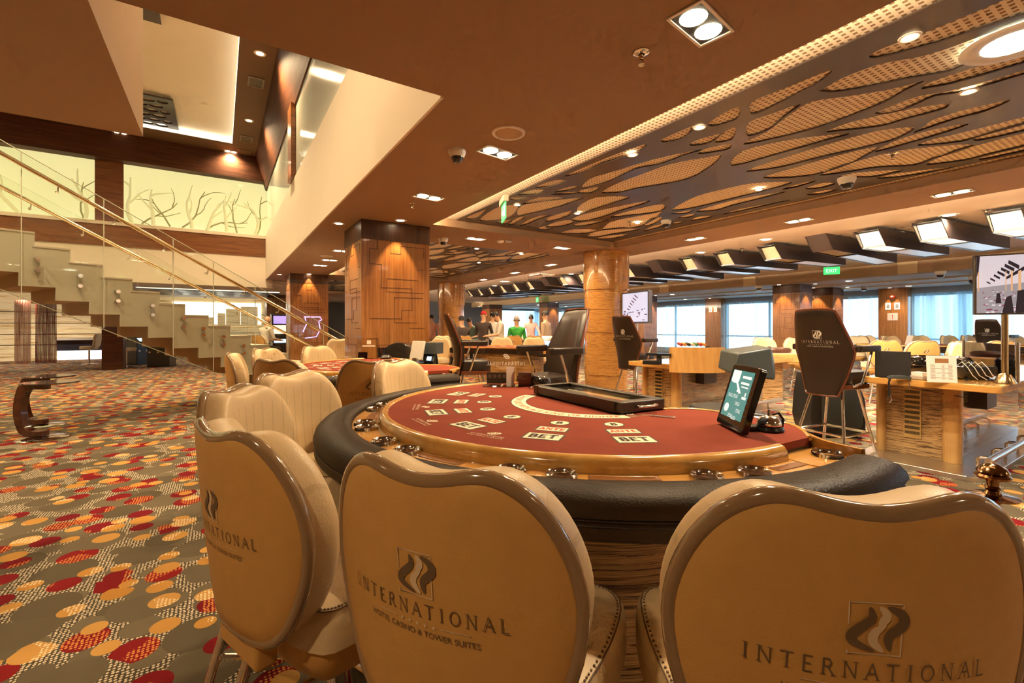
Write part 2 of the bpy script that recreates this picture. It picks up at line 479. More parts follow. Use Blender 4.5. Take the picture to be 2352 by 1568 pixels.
# far end wall of the gaming floor, with a window strip
SLATE = plaster('dark_slate_wall', (.10, .095, .10))
gx = onY(1140, HY, 29).x, onY(1232, HY, 29).x
m = MB(); m.b2((2.6, 29, 0), (gx[0], 29.2, 3.2)); m.b2((gx[1], 29, 0), (21, 29.2, 3.2)); m.b2((gx[0], 29, 2.6), (gx[1], 29.2, 3.2))
struct('wall_far', m, SLATE)
struct('window_6', MB().b2((gx[0], 29.1, 0), (gx[1], 29.12, 2.6)), GLASSW)
# closing walls behind the camera and at the far left
struct('wall_back', MB().b2((-17, -5.2, 0), (21, -5, 7)), CREAMC)
struct('wall_right', MB().b2((20.95, -5, 2.74), (21.1, 29, 3.2)), CREAMC)
m = MB(); m.b2((-17.2, -5, 0), (-17, 29.2, 7)); struct('wall_left', m, CREAMC)

# ---- atrium
m = MB()
m.b2((XE, YE + .02, ZC), (XE + .02, YW + .2, 4.25)); m.b2((XE + .02, YE + .02, ZC + .12), (XE + .2, YW + .2, 4.25))
m.b2((XE, -5, 4.25), (XE + .2, YE, 6.6))
struct('wall_atrium_fascia', m, WHITEW)
m = MB(); m.add([(x, y, z) for y in (YE, YW) for x, z in ((XE, 5.66), (XE + .3, 5.66), (XE + .3, 6.62), (.9, 6.62))], [(0, 1, 2, 3), (7, 6, 5, 4), (0, 4, 5, 1), (1, 5, 6, 2), (2, 6, 7, 3), (3, 7, 4, 0)]); m.b2((-17, YW - .35, 5.85), (XE, YW + .2, 6.62))
struct('wall_atrium_upper', m, WALDH)
m = MB(); m.b2((-17, YW, 2.6), (XE + .2, YW + .2, 3.56))
struct('wall_atrium_lower', m, WHITEW)
m = MB(); m.b2((-17, YW - .03, 3.56), (XE, YW + .2, 4.13)); struct('trim_5', m, WALH)
m = MB(); m.b2((-17, YW - .06, 4.13), (XE, YW + .2, 4.22)); struct('trim_6', m, WHITEW)
ONYX = mat('backlit_pale_green_panel', (.30, .29, .16), .08, emit=(.80, .73, .33), es=.46, coat=.4)
ONYXG = mat('dim_frosted_glass_panel', (.60, .62, .50), .10, emit=(.55, .50, .30), es=.10, coat=.3)
BRANCH = mat('branch_silhouette', (.30, .28, .12), .8, emit=(.30, .26, .10), es=.22)
BRANCHF = mat('faint_branch_silhouette', (.5, .48, .25), .8, emit=(.58, .52, .24), es=.36)
a, b = onY(218, HY, YW).x, onY(284, HY, YW).x
def branchy(mb, x, z, ang, ln, r, depth):
    pts = [Vector((x, YW + .012, z))]; rr = [r]
    for i in range(5):
        ang += random.uniform(-.35, .35)
        p = pts[-1] + Vector((math.cos(ang) * ln / 5, 0, math.sin(ang) * ln / 5))
        if p.z > 5.6: break
        pts.append(p); rr.append(r * (1 - .14 * i))
        if depth and i in (1, 3):
            branchy(mb, p.x, p.z, ang + random.choice((-1, 1)) * random.uniform(.5, .9), ln * .55, r * .6, depth - 1)
    if len(pts) > 1: mb.tube([(p.x, p.y, p.z) for p in pts], rr, 5)
for k, (x0, x1) in enumerate(((-17, a), (b, XE))):
    pn = struct('wall_lit_panel', MB().b2((x0, YW + .02, 4.2), (x1 + .25 * k, YW + .2, 5.9)), ONYX)
    br = MB(); bf = MB()
    xs = x0 if k else -9.2
    n = 6
    for i in range(n):
        x = xs + (x1 - xs) * (i + random.uniform(.2, .8)) / n
        branchy(br, x, 4.25, PI / 2 + random.uniform(-.8, .8), random.uniform(.8, 1.3), .024, 1)
        x = xs + (x1 - xs) * (i + random.uniform(.1, .9)) / n
        branchy(bf, x, 4.25, PI / 2 + random.uniform(-.6, .6), random.uniform(.9, 1.3), .05, 1)
    br.build('branch_pattern', BRANCH, pn); bf.build('branch_shadow', BRANCHF, pn)
struct('trim_7', MB().b2((a, YW - .02, 4.2), (b, YW + .2, 5.9)), WALH)
# side wall of the atrium: frosted panels with wood dividers
yd = onX(672, HY, XE).y
ycut = [YE, yd - .25, yd + .25, YW]
for i in (0, 2): struct('wall_frosted_panel', MB().b2((XE + .03, ycut[i], 4.2), (XE + .2, ycut[i + 1], 5.7)), ONYXG)
struct('trim_8', MB().b2((XE - .06, yd - .25, 4.25), (XE + .2, yd + .25, 5.7)), WALH)
ZA = 6.57
hx0, hx1, hy0, hy1 = -12, .3, 3.2, 15.3
m = MB()
for q in ((-17, hx0, -5, YW), (hx1, XE + .2, -5, YW), (hx0, hx1, -5, hy0), (hx0, hx1, hy1, YW)): m.b2((q[0], q[2], ZA), (q[1], q[3], ZA + .1))
struct('ceiling_atrium_border', m, BROWNC)
struct('ceiling_atrium_panel', MB().b2((hx0 - .2, hy0 - .2, ZA + .22), (hx1 + .2, hy1 + .2, ZA + .3)), CREAMC)
COVE = mat('cove_light_strip', (1, .95, .8), .5, emit=(1, .92, .70), es=.8)
m = MB(); m.b2((hx1 + .0, hy0, ZA + .02), (hx1 + .04, hy1, ZA + .2)); m.b2((hx0, hy1, ZA + .02), (hx1, hy1 + .04, ZA + .2))
struct('trim_9', m, COVE)
# ---- hall beyond the stairs: backlit zebrano wall
struct('ceiling_rear_hall', MB().b2((-17, YW + .2, 2.72), (2.6, 29, 2.84)), CREAMC)
YB = 26.0
def lit_zebra():
    m_, nt, b_ = new('backlit_zebrano_panel'); k = NT(nt)
    v = k.co((.3, .3, 9))
    f = k.math('ADD', k.math('MULTIPLY', k.noise(v, 2.0, 5, .6, .4), .6), k.math('MULTIPLY', k.noise(v, 5, 3, .6), .4))
    c = k.ramp(f, [(.36, (.34, .16, .045)), (.43, (.62, .40, .16)), (.52, (.86, .68, .38)), (.64, (.66, .44, .19))])
    k.link(c, b_.inputs['Base Color']); k.link(c, b_.inputs['Emission Color']); b_.inputs['Emission Strength'].default_value = .22
    b_.inputs['Roughness'].default_value = .4
    return m_
LZ = lit_zebra()
WGLOW = mat('white_underglow_panel', (.9, .9, .95), .4, emit=(.93, .94, 1), es=.7)
WG2 = mat('white_glow_sign', (1, 1, 1), .4, emit=(1, .98, .9), es=.9)
m = MB()
m.b2((-17, YB, 0), (3.2, YB + .2, 2.72))
struct('wall_rear', m, LZ)
m = MB()
for z in (.62, 1.05, 1.5, 1.95): m.b2((-17, YB - .012, z), (3.2, YB + .05, z + .025))
struct('trim_10', m, GROOVE)
# ---- pillars with routed line pattern
SEG = [[(1430, 510), (1430, 620), (1350, 610), (1350, 770), (1475, 785), (1475, 1030), (1805, 1050), (1805, 1305), (1690, 1300), (1690, 1385), (1350, 1375)],
       [(1572, 520), (1578, 670), (1682, 672), (1685, 595), (1940, 615), (1940, 720)], [(1860, 975), (1530, 960), (1530, 1080), (1940, 1095)],
       [(1930, 1180), (1612, 1170), (1612, 1420), (1860, 1430)], [(1860, 858), (1945, 862)], [(1780, 1500), (1945, 1510)], [(1350, 1560), (1430, 1560), (1430, 1690)],
       [(1430, 1640), (1790, 1650), (1790, 1900)], [(1600, 1800), (1940, 1810)], [(1340, 1960), (1700, 1970), (1700, 2100)]]
def groove_paths():
    out = []
    for pl in SEG:
        q = []
        for x, y in pl:
            s = (x - 1270) / 735
            q.append((s, ZC - (y - 300 - 80 * s) / 1130 * 1.5))
        for i in range(1, len(q)):       # keep lines square
            dx, dz = q[i][0] - q[i - 1][0], q[i][1] - q[i - 1][1]
            q[i] = (q[i][0], q[i - 1][1]) if abs(dx) > abs(dz) else (q[i - 1][0], q[i][1])
        out.append(q)
    return out
GP = groove_paths()
def pillar(name, x0, y0, w, wood=WALNUT, cap=WALD, top=ZC, w2=None, capz=.27):
    w2 = w2 or w
    m = MB(); m.b2((x0, y0, 0), (x0 + w, y0 + w2, top - capz))
    p = struct(name, m, wood)
    m = MB(); m.b2((x0 - .004, y0 - .004, top - capz), (x0 + w + .004, y0 + w2 + .004, top))
    m.build('pillar_head', cap, p)
    g = MB(); t = .007
    for q in GP:
        for (s0, z0), (s1, z1) in zip(q, q[1:]):
            z0 -= ZC - top; z1 -= ZC - top
            lo, hi = min(s0, s1), max(s0, s1); zl, zh = min(z0, z1), max(z0, z1)
            if zh > top - capz: zh = top - capz
            if zl < .02 or zl >= zh + .001: continue
            g.b2((x0 + lo * w - t / 2, y0 - .0025, zl - t / 2), (x0 + hi * w + t / 2, y0 + .002, zh + t / 2))
            g.b2((x0 - .0025, y0 + (1 - hi) * w2 - t / 2, zl - t / 2), (x0 + .002, y0 + (1 - lo) * w2 + t / 2, zh + t / 2))
    g.build('groove_pattern', GROOVE, p)
    return p
for y in (6.45, 14.03, 21.6): pillar('pillar', 1.65, y, 1.0)
WALG = grain('grey_walnut_veneer', (.15, .12, .10), (.22, .17, .14), (.29, .22, .18), (9, 9, .35), 3.5, .3, .4)
pillar('pillar', 15.7, 7.4, .8, top=2.74, w2=.85); pillar('pillar', 18.0, 7.4, .8, top=2.74, w2=.85)
pillar('pillar', 15.7, 13.8, .85, top=2.74); pillar('pillar', 15.7, 20.8, .8, top=2.74); pillar('pillar', 13.9, 24.3, .9, top=2.74)
# dark wood pier under the stairs
q = W(283, 848, 0)
struct('pillar_stair_pier', MB().b2((q.x - .52, q.y, 0), (q.x, q.y + .5, 2.9)), WALDH)
# round zebrano columns: stacked sleeves of slightly different girth
for k, (x, y) in enumerate(((6.66, 6.85), (6.72, 14.4), (6.72, 22.0))):
    m = MB(); pr = []
    zz = [(ZC, .462), (2.10, .462), (2.10, .438), (1.70, .438), (1.70, .428), (1.69, .428), (1.69, .438), (1.25, .438), (1.25, .428), (.8, .428), (.8, .438), (.4, .438), (.4, .428), (0, .428)]
    m.lathe([(r, z) for z, r in zz], 48)
    o = struct('column', m, ZEBC, loc=(x, y, 0))
# neighbouring hall wall seen between the pillars
# ---------------------------------------------------------------- things in the ceiling
ORD = ['first', 'second', 'third', 'fourth', 'fifth', 'sixth', 'seventh', 'eighth', 'ninth', 'tenth', 'eleventh', 'twelfth', 'thirteenth', 'fourteenth', 'fifteenth', 'sixteenth', 'seventeenth', 'eighteenth', 'nineteenth', 'twentieth']
R_, L_, M_, N_ = (1600, 0, 3.128), (1000, 0, 3.136), (1000, 380, 4.704), (1400, 440, 4.704)
CELLS = {R_: """1240 412 1300 362 1560 265 1850 150 2352 -40 2352 125 1900 255 1560 355 1320 415
880 655 900 645 1050 560 1300 465 1500 425 1800 350 2352 165 2352 310 2000 440 1800 520 1560 560 1050 660
390 820 400 730 620 640 960 505 900 580 780 650 600 740 480 800
85 900 130 850 300 770 290 855 150 905
370 980 375 880 560 810 750 745 640 830 520 930
350 1040 370 1010 500 950 690 810 830 730 1100 690 1400 640 1640 580 1500 650 1380 720 1200 800 900 910 600 990
1620 632 1820 540 2352 425 2352 470 2000 560 1680 632
1280 815 1360 780 1600 690 2000 610 2352 512 2352 540 2000 640 1720 690 1560 760 1400 815
930 950 1100 880 1500 790 1780 745 1815 755 1760 790 1500 860 1320 910 1050 940
255 1195 330 1085 700 1000 1100 960 900 1020 600 1105
370 1235 420 1200 700 1110 1000 1020 1300 940 1560 915 1480 980 1300 1040 900 1130 600 1205
1560 955 1640 905 1690 865 1900 795 2255 718 2080 800 1850 860
1280 1095 1420 1015 1700 930 1950 890 1860 930 1600 1010
475 1278 700 1205 1000 1120 1300 1055 1180 1140 1000 1215 780 1270
1590 1048 1700 1000 2000 930 2352 845 2352 870 2100 960 1900 1020
1990 1000 2100 965 2352 893 2352 940 2150 990
880 1262 1000 1210 1250 1130 1500 1075 1990 1035 1850 1100 1700 1140 1560 1190 1300 1205 1080 1240
1650 1185 1800 1110 2100 1020 2352 960 2352 1035 2100 1110 1950 1150
1020 1270 1150 1240 1490 1220 1300 1268 1180 1276
1290 1280 1450 1245 1850 1200 1600 1252 1400 1280
2040 1140 2150 1105 2352 1055 2352 1082 2150 1130
610 1360 750 1315 860 1300 720 1345
780 1355 900 1315 1000 1320 880 1355
790 1398 900 1370 1020 1360 900 1395
130 1025 200 950 280 915 255 1005
10 1105 60 1070 240 1035 225 1075 100 1100""",
L_: """930 1268 1150 1170 1500 1040 1470 1090 1300 1150 1200 1180 1050 1250
720 1350 850 1300 945 1298 900 1325 800 1350
1060 1360 1110 1290 1300 1230 1600 1140 1920 1075 1800 1120 1600 1190 1440 1220 1250 1310
1200 1390 1290 1330 1500 1250 1700 1180 2000 1125 2060 1120 2000 1190 1850 1280 1700 1320 1450 1360 1350 1385
1625 1010 1660 990 1860 905 1850 940 1780 1000 1660 1028
1830 1045 1880 1010 2050 965 1980 1030 1880 1050""",
M_: """270 560 420 480 555 475 440 578
475 590 600 490 720 440 870 430 890 470 810 560 600 605
890 318 960 285 1080 262 1180 268 1100 315
1290 293 1340 262 1450 228 1540 228 1530 252 1400 278
1250 315 1350 297 1520 285 1510 310
1540 300 1600 260 1780 235 1690 300
820 370 810 345 1020 345 900 380
940 420 1120 345 1420 350 1200 385
890 545 935 430 1300 375 1600 348 1480 400 1300 460 1000 530
655 615 780 585 820 590 760 632
790 635 890 565 970 560 850 635
910 655 980 600 1120 545 1245 540 1120 580 1030 620
1190 600 1250 550 1450 490 1480 480 1440 545 1250 605
1215 660 1220 640 1400 590 1500 612 1380 655 1260 668
1100 685 1180 655 1200 678 1280 680 1200 695
1475 590 1560 540 1800 480 2290 380 2240 420 2000 490 1800 560 1600 605
1560 530 1540 450 1740 345 2100 340 1950 400 1700 480
1490 655 1560 620 1880 590 1700 635 1600 655
1810 695 1840 650 1920 600 2200 545 2352 520 2450 495 2400 560 2300 620 2180 668 1950 690
1350 735 1500 690 1740 695 1640 735
1640 770 1720 720 2000 678 2200 690 2150 705 1900 745 1760 770
1740 790 1850 760 2090 740 2000 775 1870 795""",
N_: """10 275 250 200 570 135 550 215 200 262
380 375 420 320 560 270 560 300 480 350
360 430 450 380 590 345 580 375 450 410
680 205 740 150 940 50 1200 -20 1550 -90 1978 -100 1693 -10 1317 81 900 180
660 240 800 212 910 200 820 240
740 290 820 255 930 240 880 275
930 215 1200 130 1450 70 1900 0 1700 60 1300 160 1150 205
1230 250 1400 190 1960 90 1700 150
880 315 950 275 1105 262 1050 290
660 350 720 330 810 320 740 350"""}
ZF = 2.946
FX, FY = (2.98, 6.2), (.12, 6.2)
holes = []
for (ox, oy, sc), txt in CELLS.items():
    for ln in txt.split('\n'):
        a = [float(t) for t in ln.split()]
        pl = []
        for x, y in zip(a[::2], a[1::2]):
            px, py = ox + x / sc, oy + y / sc
            if px > 2350: py = HY + (py - HY) * (3100 - 505) / (px - 505); px = 3100
            p = W(px, py, ZF)
            pl.append((min(max(p.x, FX[0] + .05), FX[1] - .04), min(max(p.y, FY[0] + .06), FY[1] - .05)))
        holes.append(pl)
def fretwork(name, x0, x1, y0, y1, holes, thick, n=3):
    cu = bpy.data.curves.new(name, 'CURVE'); cu.dimensions = '2D'; cu.fill_mode = 'BOTH'; cu.extrude = thick / 2
    for pl, sm in [([(x0, y0), (x1, y0), (x1, y1), (x0, y1)], 0)] + [(h, n) for h in holes]:
        if sm: pl = [(p.x, p.y) for p in spline(pl, sm)]
        sp = cu.splines.new('POLY'); sp.points.add(len(pl) - 1); sp.use_cyclic_u = True
        for q, p in zip(sp.points, pl): q.co = (p[0], p[1], 0, 1)
    ob = bpy.data.objects.new(name, cu); COL.objects.link(ob)
    dg = bpy.context.evaluated_depsgraph_get()
    me = bpy.data.meshes.new_from_object(ob.evaluated_get(dg))
    bpy.data.objects.remove(ob); bpy.data.curves.remove(cu)
    me.materials.clear(); me.materials.append(FRET); me.name = name
    o = bpy.data.objects.new(name, me); COL.objects.link(o)
    return o
fr = fretwork('ceiling_fretwork', FX[0], FX[1], FY[0], FY[1], holes, .009)  # serves the fixture lamps and the added fill lamps alike
fr.location = (0, 0, ZF + .0045)
tag(fr, 'large dark brown tree fretwork panel across the nearest perforated ceiling recess', 'ceiling panel', 'tree fretwork panels')
for k in (1, 2):
    f2 = fr.copy(); COL.objects.link(f2); f2.location = (0, 7.55 * k, ZF + .0045)
    tag(f2, ['dark tree fretwork panel in the ceiling recess behind the big walnut pillar', 'small far tree fretwork panel beyond the second walnut pillar'][k - 1])
# atrium ceiling fretwork
q = W(412, 300, 6.72); hs = []
for j in range(6):
    for i in range(7):
        cx, cy = -1.92 + i * .285 + (j % 2) * .13, -.88 + j * .31
        w_, h_ = .115 + .02 * ((i * 7 + j * 3) % 3), .10 + .015 * ((i + j) % 3)
        if cx + w_ > -.06: continue
        hs.append([(cx - w_, cy), (cx - w_ * .3, cy + h_), (cx + w_ * .75, cy + h_ * .55), (cx + w_ * .9, cy), (cx + w_ * .4, cy - h_ * .8), (cx - w_ * .5, cy - h_ * .7)])
f3 = fretwork('ceiling_fretwork', -2.1, 0, -1.1, 0.95, hs, .04)
f3.location = (q.x, q.y - .95, 6.70)
tag(f3, 'square dark fretwork panel on the high cream atrium ceiling', 'ceiling panel')
f4 = f3.copy(); COL.objects.link(f4); q2 = W(371, 52, 6.72); f4.location = (q2.x, q2.y - .95, 6.70)
tag(f4, 'dark fretwork panel at top of cream atrium ceiling, mostly cut off by slab')
# ---- downlights
FRM = mat('white_lamp_frame', (.80, .76, .70), .4)
LENS = LAMP
def downlight(kind, p, rz, label, group, glow=None, s=1.0):
    t = thing('downlight', label, 'ceiling light', p, rz, group)
    g = glow or LAMP
    if kind == 2:
        m = MB()
        for a in ((-.17, .17, -.092, -.078), (-.17, .17, .078, .092), (-.17, -.155, -.08, .08), (.155, .17, -.08, .08)):
            m.b2((a[0] * s, a[2] * s, -.008), (a[1] * s, a[3] * s, .0))
        m.build('frame', FRM, t)
        MB().b2((-.155 * s, -.08 * s, -.002), (.155 * s, .08 * s, .0)).build('housing', BLACKM, t)
        for x in (-.076, .076):
            MB().lathe([(0, -.012), (.05 * s, -.012), (.062 * s, -.006), (.066 * s, -.001)], 16, (x * s, 0, 0)).build('lamp', g, t)
    elif kind == 1:
        MB().lathe([(.05 * s, -.001), (.07 * s, -.007), (.085 * s, -.004), (.088 * s, 0)], 20).build('frame', FRM, t)
        MB().lathe([(0, -.004), (.05 * s, -.004), (.055 * s, 0)], 16).build('lamp', g, t)
    return t
SPOTS = []; COOLSPOTS = []; WALLW = []
Z1 = ZC - .001
def inside(p, px):
    if p.x > 20 or p.y > 28:
        q = onX(px, HY, 19.6)
        if q.y > 28: q = onY(px, HY, 27.5)
        p = Vector((q.x, q.y, p.z))
    return p
def dl(kind, px, py, z, label, group, e, rz=0, glow=None, s=1, cool=False, wall=None):
    p = inside(W(px, py, z), px)
    downlight(kind, p, rz, label, group, glow, s)
    if wall: WALLW.append(((p.x, p.y, z - .03), wall(p), e, 62))
    elif e: (COOLSPOTS if cool else SPOTS).append(((p.x, p.y, z - .04), e))
G1 = 'twin downlights in the tan soffit'
dl(2, 1610, 56, Z1, 'largest glowing twin downlight in the tan soffit above the table', G1, 75, .15)
dl(2, 1143, 350, Z1, 'glowing twin downlight just below the round speaker ring', G1, 75, .15)
dl(2, 985, 452, Z1, 'glowing twin downlight on soffit above the big walnut pillar', G1, 75, .15)
dl(2, 757, 597, Z1, 'twin downlight beside flat speaker disc before the second walnut pillar', G1, 60)
dl(2, 735, 609, Z1, 'twin downlight farther back, just above second walnut pillar', G1, 60)
dl(2, 785, 576, Z1, 'twin downlight half hidden by edge of big walnut pillar', G1, 40)
dl(2, 1092, 548, Z1, 'twin downlight on crossbeam next to the smoke detector', G1, 60)
dl(2, 1290, 569, Z1, 'twin downlight on crossbeam just before the round zebrano column', G1, 60)
G2 = 'twin downlights along the soffit edge by the white ceiling'
for k, (x, y) in enumerate(((2187, 443), (1835, 506), (1597, 548), (1265, 608), (1183, 626), (1110, 642))):
    dl(2, x, y, Z1, '%s twin downlight along the soffit edge, counting away from the hanging TV' % ORD[k], G2, 55, PI / 2)
G3 = 'small downlights over the walnut pillars'
aimx = lambda X, z=1.1: (lambda p: (X, p.y, z))
dl(1, 920, 506, Z1, 'small bright downlight washing the front of the big walnut pillar', G3, 38, wall=lambda p: (p.x, 6.5, 1.0))
dl(1, 778, 513, Z1, 'small bright downlight by side of the big walnut pillar', G3, 38, wall=lambda p: (1.7, p.y, 1.0))
dl(1, 710, 629, Z1, 'tiny downlight washing the front of the second walnut pillar', G3, 45, wall=lambda p: (p.x, 14.1, 1.0))
dl(1, 642, 630, Z1, 'tiny downlight on soffit to the stair side of second pillar', G3, 30)
G4 = 'round downlights inside the tree fretwork recess'
for (x, y, t) in ((2090, 85, 'bright round downlight at the upper edge of the tree fretwork'), (2225, 210, 'ringed round downlight in thick dark trunk of the tree fretwork'),
                  (1607, 292, 'round downlight in fretwork above the thick vertical branch'), (1453, 355, 'round downlight along fretwork border, above the branch fork'),
                  (1326, 490, 'round downlight in fretwork beside the hooked branch'), (1188, 470, 'round downlight next to the hanging green exit sign'),
                  (1743, 435, 'round downlight in fretwork just past the big trunk base'), (1464, 512, 'round downlight in fretwork nearest to the round column')):
    dl(1, x, y, 2.944, t, G4, 45, s=.6)
dl(1, 2330, 98, 2.94, 'big round greenish white floodlight in the fretwork corner', G4, 90, s=2.6, glow=LAMPG, cool=True)
for (x, y, t) in ((1095, 571, 'bright downlight at near corner of the second fretwork panel'), (1198, 583, 'round downlight at far tip of the second fretwork panel'),
                  (1100, 603, 'lower round downlight in the second fretwork panel')):
    dl(1, x, y, 2.944, t, G4, 35, s=.7)
G5 = 'recessed lamps in the pale ceiling bay'
Z3 = 3.049
for k, (x, y, t) in enumerate(((2310, 488, 'twin downlight with black housing in pale ceiling beside the sprinkler'), (1160, 646, 'small twin downlight far back in the pale ceiling'))):
    dl(2, x, y, Z3, t, G5, 80, 0, LAMPW, 1.0, True)
for k, (x, y, t) in enumerate(((2180, 494, 'white round lamp above the second lit hanging box'), (1760, 550, 'starry white round lamp above the sixth hanging box'),
                               (1610, 580, 'white round lamp beside a dome camera amid the boxes'), (1312, 629, 'white round lamp just behind the round column'), (1136, 656, 'farthest white round lamp over the dark hanging boxes'))):
    dl(1, x, y, Z3, t, G5, 90, 0, LAMPG, 1.4, True)
G6 = 'round lamps in the grey window ceiling'
Z4 = 2.739
for k, (x, y) in enumerate(((2112, 652), (2087, 663), (1950, 645), (1574, 694), (1544, 676), (1300, 716), (1236, 700), (1100, 711))):
    dl(1, x, y, Z4, '%s lit round lamp in the grey ceiling along windows, counting from the hanging TV' % ORD[k], G6, 45, 0, LAMPW, 1.5, True)
for px, X, Y, t in ((1810, 15.7, 7.9, 'spotlight over the brown side of nearest window pillar'), (1885, 18, 7.9, 'spotlight over the brown side of hindmost of the two window pillars'),
                    (1463, 15.7, 14.2, 'spotlight over the side of the third window pillar')):
    p = Vector((X - .28, Y, Z4)); downlight(1, p, 0, t, 'spotlights over the window pillars'); WALLW.append(((p.x, p.y, p.z - .03), (X + .05, Y, 1.0), 45, 62))
for X, Y, t in ((16.1, 7.4, 'spotlight over the grey front of nearest window pillar'), (18.4, 7.4, 'spotlight over the grey front of hindmost window pillar'), (16.12, 13.8, 'spotlight over the grey front of the third window pillar'),
                (16.1, 20.8, 'spotlight over the front of farthest window pillar')):
    p = Vector((X, Y - .28, Z4)); downlight(1, p, 0, t, 'spotlights over the window pillars'); WALLW.append(((p.x, p.y, p.z - .03), (X, Y + .05, 1.0), 40, 62))
for Y, t in ((6.44, 'spotlight over the wall pier with the red sign'), (13.5, 'spotlight over the wall pier between the curtained windows')):
    p = Vector((XW - .6, Y, Z4)); downlight(1, p, 0, t, 'spotlights over the window pillars'); WALLW.append(((p.x, p.y, p.z - .03), (XW - .3, Y, 1.0), 35, 62))
G7 = 'downlights in the high atrium ceiling'
for k, (x, y, t) in enumerate(((597, 123, 'upper starry downlight in the dark atrium ceiling border'), (572, 277, 'lower starry downlight in the dark atrium ceiling border'))):
    dl(1, x, y, ZA - .001, t, G7, 300, s=1.2)
for k, (x, y, t) in enumerate(((277, 307, 'twin downlight above the wood strip between the lit panels'), (530, 348, 'twin downlight at corner of the dark atrium ceiling border'))):
    dl(2, x, y, ZA - .001, t, G7, 200)
# unseen fill lamps without fixtures, added to brighten the room, atrium and rear hall
for p in ((-1.2, .2), (2.0, -2.2), (5, -2.5), (-4, -1), (-3.5, 1.8)): SPOTS.append(((p[0], p[1], ZC - .04), 48))
for p in ((8.6, -1.5), (12.5, -1.5), (8.4, 3)): COOLSPOTS.append(((p[0], p[1], 3.0), 90))
for p in ((-3, 12), (-6, 9), (-8, 13), (-3, 7.5), (-.1, 3.5), (-2.2, 5.3), (-4.5, 5.4), (-11, 8), (-6, 14.5)): SPOTS.append(((p[0], p[1], 6.5), 250))  # those by the landing are added to light the stair cladding
for p in ((-11, 19), (-7, 21), (-3, 19), (0, 22), (-6, 24)): COOLSPOTS.append(((p[0], p[1], 2.66), 105))
for p in ((4.4, 10.5), (4.4, 17), (4.4, 24)): SPOTS.append(((p[0], p[1], 2.8), 90))
# ---- dome cameras, sprinklers, speakers, signs
DOME = glass('smoked_dome', (.25, .22, .2), 1.3)
def dome(p, label, s=1.0, dark=False):
    t = thing('ceiling_dome_camera', label, 'security camera', p, 0, 'ceiling dome cameras')
    MB().lathe([(.0, 0), (.075 * s, 0), (.075 * s, -.02 * s), (.06 * s, -.055 * s), (.052 * s, -.06 * s)], 24).build('housing', WHITEP, t)
    MB().lathe([(.052 * s, -.058 * s), (.05 * s, -.08 * s), (.035 * s, -.103 * s), (.0, -.113 * s)], 20).build('dome', mat('dark_dome', (.03, .025, .02), .08, coat=1), t)
    return t
for x, y, z, t, s in ((1050, 345, ZC, 'white dome camera on the tan soffit near the speaker ring', 1), (1945, 408, 2.9, 'white dome camera hanging below the fretwork near the hanging boxes', 1.1),
                      (1530, 506, 2.9, 'white dome camera under the trunk of the tree fretwork', 1), (1018, 547, ZC, 'white dome camera right behind the big walnut pillar', 1.1),
                      (1650, 604, 3.05, 'dome camera on the pale ceiling among the hanging boxes', 1.3), (1743, 656, 2.74, 'dome camera below the beam left of the nearest window pillar', 1.5),
                      (1984, 657, 2.74, 'dome camera by the grey side of hindmost window pillar', 1.5), (2160, 623, 2.74, 'dome camera on the beam underside near the hanging TV', 1.5), (1414, 705, 2.74, 'dark dome camera beside the round zebrano column', 1.6)):
    dome(inside(W(x, y, z), x), t, s)
t = thing('ceiling_pendant_camera', 'large black-capped pendant camera beside the hanging TV', 'security camera', W(2237, 628, 2.74))
MB().lathe([(0, 0), (.06, 0), (.06, -.05), (.11, -.07), (.11, -.16)], 24).build('housing', WHITEP, t)
MB().lathe([(.11, -.16), (.1, -.22), (.06, -.27), (0, -.29)], 24).build('dome', BLACK, t)
def sprinkler(p, label):
    t = thing('ceiling_sprinkler', label, 'sprinkler', p, 0, 'fire sprinklers')
    MB().lathe([(0, 0), (.042, 0), (.044, -.004), (.03, -.012), (.018, -.014)], 20).build('escutcheon', CHROME, t)
    m = MB(); m.lathe([(.012, -.01), (.012, -.035), (.007, -.04)], 10)
    for a in (0, PI): m.tube([(.012 * math.cos(a), .012 * math.sin(a), -.03), (.016 * math.cos(a), .016 * math.sin(a), -.05), (0, 0, -.065)], .003, 6)
    m.build('body', BRASS, t)
    MB().lathe([(0, -.064), (.018, -.066), (.018, -.069), (0, -.07)], 16).build('deflector', CHROME, t)
for x, y, z, tx in ((1473, 120, ZC, 'chrome sprinkler head on soffit near the largest twin downlight'), (2050, 352, 2.93, 'sprinkler head poking through the tree fretwork'),
                    (1447, 508, 2.9, 'sprinkler head in fretwork next to a round downlight'), (2265, 482, 3.05, 'sprinkler head on pale ceiling beside a twin downlight'),
                    (1705, 570, 3.05, 'sprinkler head on pale ceiling by the starry white lamp'), (948, 466, ZC, 'sprinkler head on soffit just above the big walnut pillar')):
    sprinkler(W(x, y, z), tx)
def speaker(p, r, label):
    t = thing('ceiling_speaker', label, 'speaker', p, 0, 'round ceiling speakers')
    MB().lathe([(r * .8, -.002), (r * .82, -.01), (r * .97, -.008), (r, 0)], 32).build('rim', FRM, t)
    MB().lathe([(0, -.004), (r * .8, -.004), (r * .81, 0)], 32).build('grille', plaster('speaker_grille', (.56, .40, .26)), t)
speaker(W(1168, 305, Z1), .13, 'round ceiling speaker ring above the starry twin downlight')
speaker(W(750, 588, Z1), .13, 'flat pale speaker disc near the second walnut pillar')
speaker(W(2052, 536, Z3), .16, 'flat speaker disc on pale ceiling above the hanging boxes')
t = thing('smoke_detector', 'white smoke detector with call-point box on the soffit crossbeam', 'smoke detector', W(1150, 552, ZC))
MB().lathe([(0, 0), (.06, 0), (.06, -.02), (.045, -.04), (0, -.045)], 20).build('sensor', WHITEP, t)
